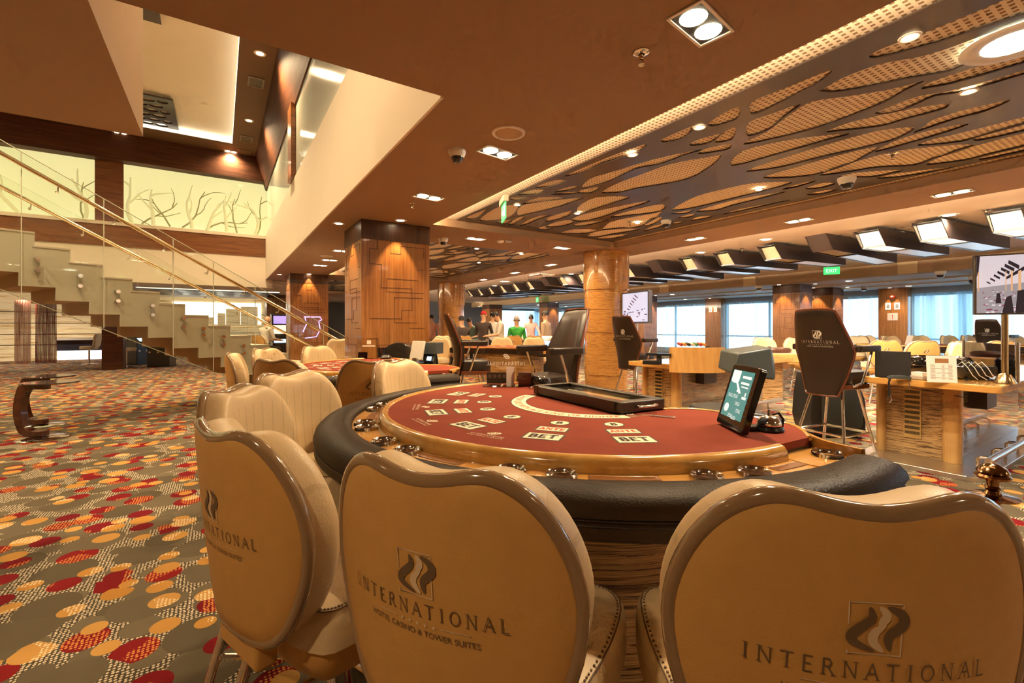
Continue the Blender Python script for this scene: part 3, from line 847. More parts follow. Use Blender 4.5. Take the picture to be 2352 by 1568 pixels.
MB().box((.13, -.05, -.012), (.12, .06, .024)).build('base', WHITEP, t)
# exit signs
def exit_sign(p, rz, label, word, w=.3, h=.17):
    t = thing('exit_sign', label, 'exit sign', p, rz, 'green exit signs')
    MB().box((0, 0, -.035), (w * 1.15, .06, .07)).build('housing', mat('sign_housing', (.25, .20, .15), .5), t)
    MB().box((0, 0, -.07 - h / 2), (w, .012, h)).build('panel', GREENS, t)
    m = MB()
    for s_ in (-1, 1):
        if word: put(m, text_mesh(word, h * .62), frame_T((0, -s_ * -.0075 if 0 else (-.0075 if s_ < 0 else .0075), -.07 - h * .72), (-s_, 0, 0), (0, 0, 1)))
        else:
            T = frame_T((0, .0075 * s_, -.07 - h / 2), (-s_, 0, 0), (0, 0, 1))
            put(m, ([(x, y, 0) for x, y in rrect(.03, -.06, .11, .06, .002, 1)], [tuple(range(8))]), T)
            put(m, ([(-.1, .012, 0), (-.1, -.012, 0), (-.04, -.012, 0), (-.04, -.035, 0), (0, 0, 0), (-.04, .035, 0), (-.04, .012, 0)], [tuple(range(7))]), T)
    m.build('lettering', WSIGN, t)
exit_sign(W(1157, 455, 2.89), 1.2, 'hanging green glass escape sign under the fretwork corner', '', .26, .2)
exit_sign(W(1910, 607, 3.04), PI / 2 + .4, 'lit green EXIT sign hanging beside the sixth dark box', 'EXIT', .36, .2)
exit_sign(W(1234, 680, 3.04), 1.2, 'far green exit sign over the standing guests', 'EXIT', .5, .25)
# vents in the atrium ceiling
GRL = mat('grille_metal', (.20, .14, .09), .4, .3)
for x, y, tx in ((588, 188, 'largest slotted air grille in the dark atrium ceiling border'), (566, 318, 'middle slotted air grille below the lower starry downlight'), (561, 349, 'lowest slotted air grille at the atrium ceiling corner')):
    p = W(x, y, ZA); t = thing('air_grille', tx, 'air vent', p, 0, 'atrium air grilles')
    m = MB(); m.b2((-.15, -.22, -.02), (.15, -.19, 0)); m.b2((-.15, .19, -.02), (.15, .22, 0)); m.b2((-.15, -.19, -.02), (-.12, .19, 0)); m.b2((.12, -.19, -.02), (.15, .19, 0)); m.b2((-.15, -.015, -.02), (.15, .015, 0))
    m.build('frame', GRL, t)
    m = MB()
    for i in range(8): m.b2((-.12, -.18 + i * .045, -.014), (.12, -.155 + i * .045, -.004))
    m.build('slats', GRL, t)
for x, y, z, tx in ((1245, 631, Z3, 'square air diffuser in the pale ceiling behind the round column'), (1930, 566, Z3, 'dark square diffuser beside the closed hanging box'), (1660, 678, Z4, 'dark square diffuser in the grey window ceiling')):
    t = thing('ceiling_air_diffuser', tx, 'air vent', W(x, y, z), 0)
    for k in range(4):
        w_ = .3 - k * .07; m = MB()
        for a in ((-w_, w_, -w_, -w_ + .025), (-w_, w_, w_ - .025, w_), (-w_, -w_ + .025, -w_, w_), (w_ - .025, w_, -w_, w_)): m.b2((a[0], a[2], -.02 + k * .003), (a[1], a[3], 0))
        m.build('ring', mat('diffuser_metal', (.30, .25, .2), .5) if y > 650 or x > 1900 else PINKC, t)
# ---- hanging box lamps
BOXM = mat('dark_box_lacquer', (.030, .018, .014), .3, coat=.3)
GLOWW = mat('box_lamp_warm_glow', (1, .85, .6), .5, emit=(1, .82, .52), es=1.5)
GLOWD = mat('box_lamp_unlit_reflector', (.42, .34, .20), .4)
REFB = mat('box_lamp_pale_tray', (.72, .80, .86), .25, emit=(.6, .78, .95), es=.12)
def box_lamp(y, kind, label):
    t = thing('hanging_box_lamp', label, 'ceiling lamp', (10.5, y, 2.86), 0, 'row of dark hanging box lamps')
    R = Matrix.Rotation({'A': .0, 'U': .0, 'B': .05}[kind], 4, 'Y') @ Matrix.Rotation(-.12, 4, 'Z')
    L, w_, h_ = 1.17, .18, .14
    m = MB(R)
    m.b2((-L, -w_, h_ - .012), (L, w_, h_))
    for s_ in (-1, 1):
        m.add([(-L - .1, s_ * w_ - .006, h_), (L, s_ * w_ - .006, h_), (L, s_ * w_ - .006, -h_), (-L + .16, s_ * w_ - .006, -h_),
               (-L - .1, s_ * w_ + .006, h_), (L, s_ * w_ + .006, h_), (L, s_ * w_ + .006, -h_), (-L + .16, s_ * w_ + .006, -h_)],
              [(0, 1, 2, 3), (7, 6, 5, 4), (0, 4, 5, 1), (1, 5, 6, 2), (2, 6, 7, 3), (3, 7, 4, 0)])
    m.b2((L - .012, -w_, -h_), (L, w_, h_))
    if kind == 'B': m.add([(-L - .1, -w_, h_), (-L - .1, w_, h_), (-L + .16, w_, -h_), (-L + .16, -w_, -h_)], [(0, 1, 2, 3)])
    m.b2((-L + .16, -w_, -h_), (-L + .19, w_, -h_ + .03)); m.b2((-.25, -w_, -h_), (-.2, w_, -h_ + .05))
    m.build('housing', BOXM, t)
    MB(R).add([(-L + .04, -w_ + .012, h_ - .03), (-L + .04, w_ - .012, h_ - .03), (-L + .2, w_ - .012, -h_ + .02), (-L + .2, -w_ + .012, -h_ + .02), (-.25, w_ - .012, -h_ + .02), (-.25, -w_ + .012, -h_ + .02)],
              [(0, 1, 2, 3), (3, 2, 4, 5)]).build('diffuser', {'A': GLOWW, 'U': GLOWD, 'B': GLOWD}[kind], t)
    MB(R).b2((-.2, -w_ + .012, -h_ + .01), (L - .02, w_ - .012, -h_ + .02)).build('tray', REFB, t)
    for x in (-.9, .9): MB().tube([(x, -.12, .188), (x, -.12, .13), (x, .12, .13), (x, .12, .188)], .008, 6).build('hanger', BLACKM, t)
ks = 'AAAUUBUUBUUUBUUUUBUUU'
for i in range(19):
    y = (1.55, 2.37, 3.16, 3.95, 4.86, 5.85, 6.76, 7.75)[i] if i < 8 else 7.75 + (i - 7) * .94
    kind = 'A' if i < 3 else ('B' if i in (3, 7, 12) else 'U')
    st = {'A': 'brightly lit inside', 'B': 'with closed sloping end', 'U': 'unlit with open pale end'}[kind]
    box_lamp(y, kind, '%s dark hanging box lamp counting from the TV, %s' % (ORD[i], st))
    if kind == 'A': COOLSPOTS.append(((9.4, y, 2.68), 30))
# ---------------------------------------------------------------- seats
HALF = [(0, 0), (.115, .002), (.168, .03), (.207, .09), (.236, .17), (.247, .25), (.238, .32), (.213, .385), (.178, .432), (.138, .458), (.10, .462), (.05, .452)]
OUT = HALF + [(0, .447)] + [(-x, z) for x, z in reversed(HALF[1:])]
OUTL = [(p.x, p.y) for p in spline(OUT, 3)]
ZB = .655                         # bottom of the backrest
def backpt(x, z, off):           # point of the curved, reclined backrest; off > 0 is towards the seat
    return Vector((x, -.25 + 1.15 * x * x - (z - .2) * .10 + off, ZB + z))
def disc_rings(out, prof, fn, cz=.23):
    rows = []
    for s, off in prof: rows.append([fn(x * s, cz + (z - cz) * s, off) for x, z in out])
    return rows
PLEAT = None
def pleated():
    m, nt, b = new('pleated_cream_leather'); k = NT(nt)
    s = k.n('ShaderNodeSeparateXYZ'); k.link(k.co(), s.inputs[0])
    v = k.n('ShaderNodeTexVoronoi'); k.link(k.co(), v.inputs['Vector']); v.inputs['Scale'].default_value = 230
    bend = k.math('MULTIPLY', k.math('ABSOLUTE', s.outputs[0]), k.math('SUBTRACT', 1.55, k.math('MULTIPLY', s.outputs[2], .62)))
    fr = k.math('ABSOLUTE', k.math('SUBTRACT', k.math('FRACT', k.math('MULTIPLY', bend, 21)), .5))
    low = k.math('LESS_THAN', s.outputs[2], 1.06)
    line = k.math('MULTIPLY', k.math('LESS_THAN', fr, .07), low)
    h = k.math('ADD', k.math('MULTIPLY', line, -1.2), k.math('MULTIPLY', v.outputs['Distance'], .12))
    k.bump(h, b, .45, .006)
    n2 = k.noise(k.co(), 20, 2)
    k.link(k.mix(k.math('MULTIPLY', line, .22), k.mix(n2, (.67, .49, .27), (.74, .56, .33)), (.3, .19, .09)), b.inputs['Base Color'])
    b.inputs['Roughness'].default_value = .4
    return m
PLEAT = pleated()
# emblem: open square, three flame ribbons and the lettering, drawn in a 1 x 1 field
def ribbon(mid, w0, n=14):
    P = spline(mid, n // (len(mid) - 1) + 2, False); L_ = []; R2 = []
    for i, p in enumerate(P):
        t = i / (len(P) - 1); a = P[max(i - 1, 0)]; b = P[min(i + 1, len(P) - 1)]
        d = (Vector((b.x - a.x, b.y - a.y, 0))).normalized(); nn = Vector((-d.y, d.x, 0))
        w = w0 * math.sin(PI * min(max(t, 0), 1)) ** .6 + .004
        q = Vector((p.x, p.y, 0)); L_.append(q - nn * w); R2.append(q + nn * w)
    vs = [tuple(v) for v in L_ + R2]; k = len(P)
    return vs, [(i, i + 1, k + i + 1, k + i) for i in range(k - 1)]
RIB = [([(-.02, .45), (.02, .2), (-.3, -.12), (-.28, -.3), (.12, -.48)], .10, 'd'), ([(.16, .46), (.3, .3), (.24, .16), (.16, .08)], .085, 's'),
       ([(.30, .10), (.1, -.08), (.08, -.28), (.28, -.48)], .09, 'l'), ([(.30, .46), (.58, .32), (.62, .1), (.36, -.16), (.40, -.46)], .11, 'd')]
def emblem(dk, lt, c, s, fn, right=1, rb=None):
    """c = (x, z) of the emblem square's middle; s = its height. dk / lt are MBs"""
    T0 = Matrix.Translation((c[0], c[1], 0))
    def place(mb, vf, extra=Matrix()):
        vs = [fn((T0 @ extra @ Vector(p)).x * right, (T0 @ extra @ Vector(p)).y) for p in vf[0]]
        mb.add(vs, vf[1])
    def bar(mb, x0, y0, x1, y1): place(mb, ([(x0 * s, y0 * s, 0), (x1 * s, y0 * s, 0), (x1 * s, y1 * s, 0), (x0 * s, y1 * s, 0)], [(0, 1, 2, 3)]))
    t = .03
    for q in ((-.36, .5, .56, .5 + t), (-.36 - t, .06, -.36, .5 + t), (-.36, -.55, .56, -.55 + t), (.56, -.55, .56 + t, -.08), (.56, .42, .56 + t, .5), (-.36 - t, -.55, -.36, -.47)): bar(lt, *q)
    for mid, w, k in RIB:
        vs, fs = ribbon([(x - .1 if 0 else x, y) for x, y in mid], w)
        rb.mi = {'d': 0, 's': 1, 'l': 1}[k]
        place(rb, ([(x * s * .95, y * s * .98, 0) for x, y, _ in vs], fs))
    place(dk, serif('INTERNATIONAL', s * .33, .085, .12, .44), Matrix.Translation((.1 * s, -1.05 * s, 0)))
    for x0, x1 in ((-1.15, -.55), (.75, 1.5)): bar(lt, x0, -1.245, x1, -1.225)
    for i in range(5):
        x, y = (-.36 + i * .23) * s, -1.235 * s; r = .065 * s; k = [(x + r * (1 if j % 2 == 0 else .4) * math.sin(j * PI / 5), y + r * (1 if j % 2 == 0 else .4) * math.cos(j * PI / 5), 0) for j in range(10)]
        place(lt, (k, [tuple(range(10))]))
    place(dk, text_mesh('HOTEL CASINO & TOWER SUITES', s * .21), Matrix.Translation((.12 * s, -1.52 * s, 0)))
def make_chair(detail=True):
    t = thing('casino_chair', 'x', 'chair', (0, 0, 0), 0, 'cream leather players chairs')
    m = MB()
    m.grid(disc_rings(OUTL, [(1, .012), (1, -.006), (.97, -.012), (.85, -.015), (.7, -.016), (.55, -.017), (.4, -.018), (.25, -.018), (.12, -.018), (.0005, -.018)], backpt), True)
    sh = m.build('back_shell', TANB, t)
    dk, lt, rb = MB(), MB(), MB()
    if detail:
        emblem(dk, lt, (-.012, .298), .069, lambda x, z: backpt(x, z, -.0195), 1, rb)
        dk.build('embroidered_lettering', EMB_D, sh); lt.build('embroidered_logo_frame', EMB_L, sh); rb.build('embroidered_flame_logo', [EMB_D, EMB_L], sh)
    MB().tube([backpt(x * 1.0, .23 + (z - .23) * 1.0, 0) for x, z in OUTL], .0135, 10, True).build('piping', PIPING, t)
    m = MB(); pr = []
    pr = [(.985, .004), (1.0, .016), (1.012, .033), (1.014, .050), (1.004, .066), (.98, .078), (.94, .086), (.87, .091), (.76, .093), (.6, .093), (.4, .091), (.2, .089), (.0005, .088)]
    m.grid(disc_rings(OUTL, pr, backpt), True)
    m.build('back_cushion', PLEAT, t)
    # seat
    so = [(p.x, p.y) for p in spline([(.0, .25), (.16, .245), (.23, .205), (.248, .08), (.238, -.06), (.215, -.135), (.1, -.165), (0, -.17), (-.1, -.165), (-.215, -.135), (-.238, -.06), (-.248, .08), (-.23, .205), (-.16, .245)], 3)]
    def ring(s, z): return [Vector((x * s, y * s, z)) for x, y in so]
    m = MB(); m.grid([ring(.94, .615), ring(1, .625), ring(1.0, .675), ring(.985, .70), ring(.95, .714), ring(.8, .722), ring(.4, .726), ring(.0005, .727)], True)
    c = m.build('seat_cushion', TAN, t)
    if detail:
        m = MB(); pts = ring(.955, .7135); m.tube(pts, .0018, 5, True)
        for i in range(len(pts)):
            a, b = pts[i], pts[(i + 1) % len(pts)]
            for j in range(3):
                p = a.lerp(b, (j + .5) / 3) * 1; m.box((p.x * .975, p.y * .975, .7165), (.004, .004, .0022))
        m.build('stitching', EMB_D, c)
    MB().grid([ring(.2, .50), ring(.62, .50), ring(.70, .515), ring(.94, .585), ring(.95, .618), ring(.2, .618)], True).build('seat_base', TANB, t)
    MB().box((0, -.20, .645), (.20, .05, .13)).build('back_bracket', TANB, t, bevel=.01)
    for sx in (-1, 1):
        for sy in (-1, 1):
            MB().tube([(sx * .13, sy * .13, .51), (sx * .235, sy * .235, .012)], .0155, 10).build('leg', CHROME, t)
    e = .188; MB().tube([(p[0], p[1], .26) for p in rrect(-e, -e, e, e, .03, 4)], .011, 8, True).build('foot_ring', CHROME, t)
    return t
CH0 = make_chair(True)
used = [False]
def chair_at(x, y, face, label, group='cream leather players chairs', simple=False):
    """x, y of the seat; face = direction (degrees) the sitter looks"""
    rz = math.radians(face) - PI / 2
    if not used[0]:
        used[0] = True; CH0.location = (x, y, 0); CH0.rotation_euler = (0, 0, rz); tag(CH0, label, None, group); return CH0
    return dup(CH0, label, (x, y, 0), rz, group)
def back_at(p, face, label, **kw):
    """place a chair by the middle of its backrest"""
    f = math.radians(face)
    return chair_at(p[0] + .26 * math.cos(f), p[1] + .26 * math.sin(f), face, label, **kw)
# ---- high dark chairs of the pit
HH = [(0, 0), (.10, .004), (.135, .03), (.205, .30), (.232, .42), (.228, .47), (.185, .70), (.16, .80), (.145, .825), (.08, .832)]
HH = [(x * 1.28, z * 1.075) for x, z in HH]
HO = HH + [(0, .897)] + [(-x, z) for x, z in reversed(HH[1:])]
HOL = [(p.x, p.y) for p in spline(HO, 4)]
ZH = .635
def hpt(x, z, off):
    yy = -.25 + .75 * x * x - .10 * math.exp(-((z - .30) / .2) ** 2) * 0 + off + .05 * math.sin(z / .9 * PI * 1.3) - (z - .3) * .10
    return Vector((x, yy, ZH + z))
def make_high():
    t = thing('pit_chair', 'x', 'high chair', (0, 0, 0), 0, 'dark leather pit chairs')
    m = MB(); m.grid(disc_rings(HOL, [(1, .02), (1, -.004), (.97, -.012), (.85, -.014), (.7, -.015), (.55, -.015), (.4, -.015), (.25, -.015), (.12, -.015), (.0005, -.015)], hpt, .4), True)
    sh = m.build('back_shell', DKL, t)
    dk, lt, rb = MB(), MB(), MB()
    emblem(dk, lt, (0, .635), .085, lambda x, z: hpt(x, z, -.023), 1, rb)
    dk.build('embroidered_lettering', EMB_S, sh); lt.build('embroidered_logo_frame', EMB_S, sh); rb.build('embroidered_flame_logo', [EMB_S, EMB_S], sh)
    MB().tube([hpt(x, z, .004) for x, z in HOL], .013, 8, True).build('rim', REDRIM, t)
    pr = [(.985, .004)]
    for i in range(10):
        s = 1 - i / 9 * .98; pr.append((s * .985, .012 + .075 * (1 - s ** 6) ** .6))
    MB().grid(disc_rings(HOL, pr, hpt, .4), True).build('back_cushion', DKL, t)
    sq = rrect(-.23, -.15, .23, .27, .06, 4)
    def ring(s, z): return [Vector((x * s, y * s, z)) for x, y in sq]
    MB().grid([ring(.9, .755), ring(1, .765), ring(1, .86), ring(.97, .885), ring(.85, .895), ring(.02, .90)], True).build('seat_cushion', DKL, t)
    MB().grid([ring(.02, .70), ring(.93, .70), ring(1, .71), ring(1, .757), ring(.02, .757)], True).build('seat_base', REDRIM, t)
    for sx in (-1, 1):
        a = thing('armrest', None, None); a.parent = t
        mm = MB(); mm.prism(rrect(sx * .325 - .035, -.16, sx * .325 + .035, .20, .03, 4), 1.10, 1.165); mm.build('arm_pad', DKL, a, bevel=.012)
        MB().tube([(sx * .325, .08, 1.11), (sx * .32, .02, .95), (sx * .30, -.03, .78), (sx * .22, -.05, .735), (sx * .12, -.05, .70)], .014, 8).build('arm_tube', CHROME, a)
        for sy in (-1, 1):
            MB().tube([(sx * .15, sy * .13 + .03, .705), (sx * .27, sy * .27, .012)], .016, 10).build('leg', CHROME, t)
    e = .232; MB().tube([(p[0], p[1], .24) for p in rrect(-e, -e, e, e, .03, 4)], .014, 8, True).build('foot_ring', CHROME, t)
    return t
PC0 = make_high(); usedh = [False]
def high_at(x, y, face, label):
    rz = math.radians(face) - PI / 2
    if not usedh[0]:
        usedh[0] = True; PC0.location = (x, y, 0); PC0.rotation_euler = (0, 0, rz); tag(PC0, label); return PC0
    return dup(PC0, label, (x, y, 0), rz)
# ---------------------------------------------------------------- card tables
TC = Vector((1.4953, 1.686, 0))
SEATS = (-118.5, -142.5, -168.5, 167, 143.5, 121.5)
CREAMP = mat('cream_print', (.80, .70, .52), .8); DARKP = mat('dark_print', (.05, .04, .03), .8); REDP = mat('red_print', (.60, .07, .03), .8)
LIP = grain('oak_edge_moulding', (.50, .25, .06), (.62, .34, .09), (.70, .42, .13), (3, 3, 3), 3, .18, .8)
def arc(r, a0, a1, n): return [(r * math.cos(math.radians(a0 + (a1 - a0) * i / n)), r * math.sin(math.radians(a0 + (a1 - a0) * i / n))) for i in range(n + 1)]
DEAL = [(-.03, .935), (.12, .90), (.24, .80), (.30, .62), (.335, .47), (.30, .39), (.22, .33), (.17, .28), (.17, -.26), (.22, -.33), (.30, -.39), (.335, -.50), (.345, -.70), (.325, -.80), (.25, -.875), (.17, -.93)]
def make_table(full=True):
    t = thing('card_table', 'x', 'table', TC, 0, 'card tables')
    dl_ = [(p.x, p.y) for p in spline(DEAL, 4, False)]
    top = arc(.925, 92, 268, 64)
    poly = top + [(.0, -.925)] + list(reversed(dl_))
    ft = MB().prism(poly, .955, .98).build('felt', FELT, t)
    # printed layout
    cr, dk, rd = MB(), MB(), MB(); z1, z2, z3 = .9805, .9810, .9814
    def box_at(r, a, w, h, word, mb, hs):
        a = math.radians(a); c = Vector((r * math.cos(a), r * math.sin(a), 0))
        inn = Vector((-math.cos(a), -math.sin(a), 0)); rt = Vector((-inn.y, inn.x, 0)) * -1
        T = frame_T(c, rt, inn)
        for mm, zz, e in ((dk, z1, .006), (cr, z2, 0)):
            put(mm, ([(-w - e, -h - e, zz), (w + e, -h - e, zz), (w + e, h + e, zz), (-w - e, h + e, zz)], [(0, 1, 2, 3)]), T)
        put(mb, serif(word, hs, .22, .16, .16), T @ Matrix.Translation((0, -hs / 2, z3)))
    for a in SEATS:
        box_at(.722, a, .062, .040, 'BET', dk, .042)
        box_at(.605, a, .054, .030, 'ANTE', rd, .030)
        an = math.radians(a); c = Vector((.49 * math.cos(an), .49 * math.sin(an), 0))
        inn = Vector((-math.cos(an), -math.sin(an), 0)); rt = Vector((-inn.y, inn.x, 0)) * -1; T = frame_T(c, rt, inn)
        for mm, zz, r in ((dk, z1, .040), (cr, z2, .035)): put(mm, ([(r * math.cos(i * PI / 12), r * math.sin(i * PI / 12), zz) for i in range(24)], [tuple(range(24))]), T)
        put(dk, serif('B', .034, .24, .14), T @ Matrix.Translation((0, -.017, z3)))
    # curved band with red capitals
    cx, cy = .06, -.0; r0, r1, aa, ab = .335, .405, 112, 249
    def band(mm, z, e):
        o = arc(r1 + e, aa - e * 90, ab + e * 90, 40); i_ = arc(r0 - e, aa - e * 90, ab + e * 90, 40); n = len(o)
        mm.add([(x + cx, y + cy, z) for x, y in o + i_], [(k, k + 1, n + k + 1, n + k) for k in range(n - 1)])
    band(dk, z1, .005); band(cr, z2, 0)
    vf = text_mesh('DEALER PLAYS WITH ACE KING OR HIGHER', .052, bold=.0008, space=1.12)
    xs = [v[0] for v in vf[0]]; xm = max(abs(min(xs)), max(xs)); half = math.radians((ab - aa) / 2 - 5); mid = math.radians((aa + ab) / 2)
    rd.add([(cx + (r0 + .018 + (y)) * math.cos(mid + x / xm * half), cy + (r0 + .018 + (y)) * math.sin(mid + x / xm * half), z3) for x, y, _ in [(v[0], .042 - v[1], 0) if 0 else (v[0], .038 - v[1], 0) for v in vf[0]]], vf[1])
    # emblems woven between the boxes
    for r, a in ((.80, -180 + 24), (.83, 180 - 0.5), (.80, 155), (.36, -96)):
        an = math.radians(a); c = Vector((r * math.cos(an), r * math.sin(an), 0)); inn = Vector((-math.cos(an), -math.sin(an), 0)); rt = Vector((inn.y, -inn.x, 0))
        T = frame_T(c, rt, inn)
        put(cr, serif('INTERNATIONAL', .012, .12, .1, .3), T @ Matrix.Translation((0, 0, z2)))
        put(cr, text_mesh('HOTEL CASINO & TOWER SUITES', .010), T @ Matrix.Translation((0, -.016, z2)))
        for mid_, w, k in RIB:
            v_, f_ = ribbon(mid_, w); put(cr, ([(x * .04, y * .04 + .04, z2) for x, y, _ in v_], f_), T)
    lay = cr.build('printed_layout', CREAMP, ft); dk.build('printed_dark_marks', DARKP, ft); rd.build('printed_red_lettering', REDP, ft)
    MB().tube([(x + .004, y, .977) for x, y in dl_], .009, 6).build('edge_moulding', LIP, t)
    # wooden bumper round the felt, swept
    A0, A1, NN = 86, 274, 72
    def sweep(prof, a0=A0, a1=A1, n=NN):
        return MB().lathe(prof, n, (0, 0, 0), math.radians(a0), math.radians(a1))
    bp = [(.922, .955), (.922, .980), (.928, .987), (.940, .989), (.953, .984), (.962, .972), (.966, .955), (.966, .93)]
    def capped(prof, a0, a1, n, extra=None):
        m = MB().lathe(prof, n, (0, 0, 0), math.radians(a0), math.radians(a1))
        for a in (a0, a1):
            an = math.radians(a); vs = [(r * math.cos(an), r * math.sin(an), z) for r, z in prof]
            m.add(vs, [tuple(range(len(vs)))])
        return m
    capped(bp + [(.922, .94)], 90, 268, 72).build('wooden_bumper', LIP, t)
    # racetrack with wells
    tr = capped([(.960, .90), (.960, .944), (1.078, .944), (1.078, .90)], 82, 278, 84)
    # curled wooden ends towards the dealer
    for s_ in (-1, 1):
        pl = [(.0, s_ * .915), (.17, s_ * .935), (.235, s_ * .90), (.27, s_ * .86), (.20, s_ * .93), (.17, s_ * .985), (.155, s_ * 1.08), (-.02, s_ * 1.08)]
        tr.prism([(p.x, p.y) for p in spline(pl, 3)], .90, .946)
        wl = [(p.x, p.y) for p in spline([(.255, s_ * .868), (.20, s_ * .935), (.168, s_ * .99), (.152, s_ * 1.085)], 5, False)]
        tr.grid([[(x, y, .93) for x, y in wl], [(x, y, .978) for x, y in wl], [(x + .012, y + s_ * .006, .978) for x, y in wl], [(x + .012, y + s_ * .006, .93) for x, y in wl]])
    rt_ = tr.build('cup_track', WOOD, t)
    for a in (140, 147, 165.5, 171, -174.5, -165.5, -143, -135, -113, -104.5, -83.5, 117, 124.5, 96):
        an = math.radians(a); c = (1.016 * math.cos(an), 1.016 * math.sin(an), 0)
        MB().lathe([(.0005, .9455), (.030, .9458), (.034, .9465), (.036, .955), (.040, .959), (.044, .956), (.046, .944)], 28, c).build('cup_holder', CHROME, t)
    SLOT = mat('slot_dark_wood', (.25, .095, .022), .3, coat=.5)
    for a in (155.5, -158, -154 + 28.5, -94, 132, 108):
        o = [(p[0], p[1]) for p in (arc(1.020, a - 5.5, a + 5.5, 10) + list(reversed(arc(.985, a - 5.5, a + 5.5, 10))))]
        c0 = Vector((sum(p[0] for p in o) / len(o), sum(p[1] for p in o) / len(o)))
        m = MB(); m.grid([[(x, y, .9452) for x, y in o], [(c0.x + (x - c0.x) * .9, c0.y + (y - c0.y) * .9, .9446) for x, y in o]], True)
        m.add([(c0.x + (x - c0.x) * .9, c0.y + (y - c0.y) * .9, .9449) for x, y in o], [tuple(range(len(o)))])
        m.build('chip_slot', SLOT, rt_)
    # padded armrest
    rp = [(1.070, .90), (1.068, .950), (1.072, .959), (1.085, .966), (1.115, .969), (1.155, .966), (1.188, .957), (1.206, .940), (1.212, .92), (1.205, .915), (1.20, .905), (1.205, .895), (1.208, .872), (1.19, .858), (1.12, .855), (1.07, .862)]
    rl = capped(rp, 83, 277, 96).build('padded_armrest', DKRAIL, t)
    m = MB()
    for r_, z_ in ((1.2055, .912), (1.2055, .899)): m.tube([(x, y, z_) for x, y in arc(r_, 84, 276, 80)], .0022, 5)
    m.build('seam', mat('dark_seam', (.015, .01, .008), .5), rl)
    capped([(.6, .84), (.6, .955), (1.075, .90), (1.075, .856), (.9, .84)], 85, 275, 60).build('underframe', BLACKM, t)
    MB().prism(poly, .87, .956).build('top_board', DKL, t)
    base = arc(.66, 95, 265, 40) + [(.12, -.62), (.12, .62)]
    bs = MB().prism(base, .03, .87).build('zebrano_base', ZEB, t)
    MB().prism([(x * 1.03, y * 1.03) for x, y in base], 0, .06).build('plinth', STEEL, t)
    return t
T1 = make_table()
tag(T1, 'nearest card table with burgundy felt, oak cup track and padded dark armrest')
T2 = dup(T1, 'second burgundy card table, behind the nearest one beside the big walnut pillar', TC + Vector((.0, 2.86, 0)))
# ---- players' chairs at the nearest table
def at_table(c, a, r, label, turn=0):
    an = math.radians(a); p = (c.x + r * math.cos(an), c.y + r * math.sin(an))
    back_at(p, a + 180 + turn, label)
for p, f, tx in (((.743, .261), 51.5, 'closest cream chair, lower right, its tan back with embroidered emblem cut by the frame'), ((.283, .713), 31.5, 'cream chair seen from straight behind in the middle, emblem on its tan back'),
                 ((.0, 1.235), 20, 'cream chair at left of the nearest table, turned, with chrome legs below'), ((.02, 2.0), -31, 'cream chair mostly hidden behind the turned left chair, only its top showing'),
                 ((.275, 2.55), -53, 'cream chair with pleated front showing at far left of the nearest table'), ((.985, 3.06), -60, 'cream chair facing the camera at far end of the nearest table')):
    back_at(p, f, tx)
C2 = TC + Vector((0, 2.86, 0))
for a, r, tx, tu in ((-114, 1.50, 'cream chair of the second table, brown back rising behind the chair that faces us', 0), (-141, 1.52, 'cream chair of the second table, dark back above the pleated chair', 0),
                     (176, 1.44, 'cream chair of second table farthest to the left, seen side on by the stairs', 0), (138, 1.5, 'cream chair of second table behind the one with dark back', 4), (111, 1.5, 'cream chair facing us across the second table, before the second walnut pillar', 14)):
    at_table(C2, a, r, tx, tu)
# ---------------------------------------------------------------- dealer equipment on the nearest table
FZ = .9808
def onfelt(px, py): return W(px, py, FZ)
# chip tray with locked lid
t = thing('chip_tray', 'black leather chip tray with clear locked lid on the burgundy felt', 'chip tray', (TC.x + .07, TC.y + .02, FZ), math.radians(-3))
m = MB()
for a in ((-.13, .13, -.345, -.30), (-.13, .13, .30, .345), (-.13, -.088, -.30, .30), (.088, .13, -.30, .30)): m.b2((a[0], a[2], .004), (a[1], a[3], .052))
m.build('frame', leather('tray_leather', (.045, .033, .022), .35, 300, .15), t, bevel=.006)
MB().b2((-.09, -.30, .0), (.09, .30, .012)).build('floor_board', BLACKM, t)
MB().b2((-.088, -.30, .040), (.088, .30, .044)).build('lid', GLASS, t)
CHIPC = [mat('chip_' + n, c, .45) for n, c in (('red', (.45, .05, .03)), ('cream', (.75, .66, .48)), ('orange', (.7, .3, .06)), ('green', (.08, .22, .08)), ('black', (.03, .03, .03)))]
for i in range(9):
    m = MB(); x = -.068 + (i % 9) * .017
    y0, y1 = -.28, random.uniform(.0, .27)
    m.tube([(x, y0 + .003 * k, .022) for k in range(int((y1 - y0) / .02))] if 0 else [(x, y0, .022), (x, y1, .022)], .009, 10)
    m.build('chip_row', CHIPC[i % 5], t)
m = MB(); m.tube([(-.05, -.345, .03), (-.052, -.372, .032), (-.03, -.378, .032), (.03, -.378, .032), (.052, -.372, .032), (.05, -.345, .03)], .006, 8)
m.build('handle', CHROME, t)
MB().b2((.13, -.03, .02), (.137, .03, .04)).build('lock', CHROME, t)
# tablet display in cradle
p = onfelt(1690, 985); q = W(1652, 968, FZ)
def rot_to(a, b): d = b - a; return math.atan2(d.y, d.x)
t = thing('tablet_display', 'black tilted tablet screen on the felt, showing a green and white page', 'display', Vector((1.553, .964, FZ)), math.radians(-124.8))
Rt = Matrix.Rotation(math.radians(-22), 4, 'X')
m = MB(Rt); m.prism([(x, y) for x, y in rrect(-.105, 0, .105, .29, .014, 4)], -.012, .012)
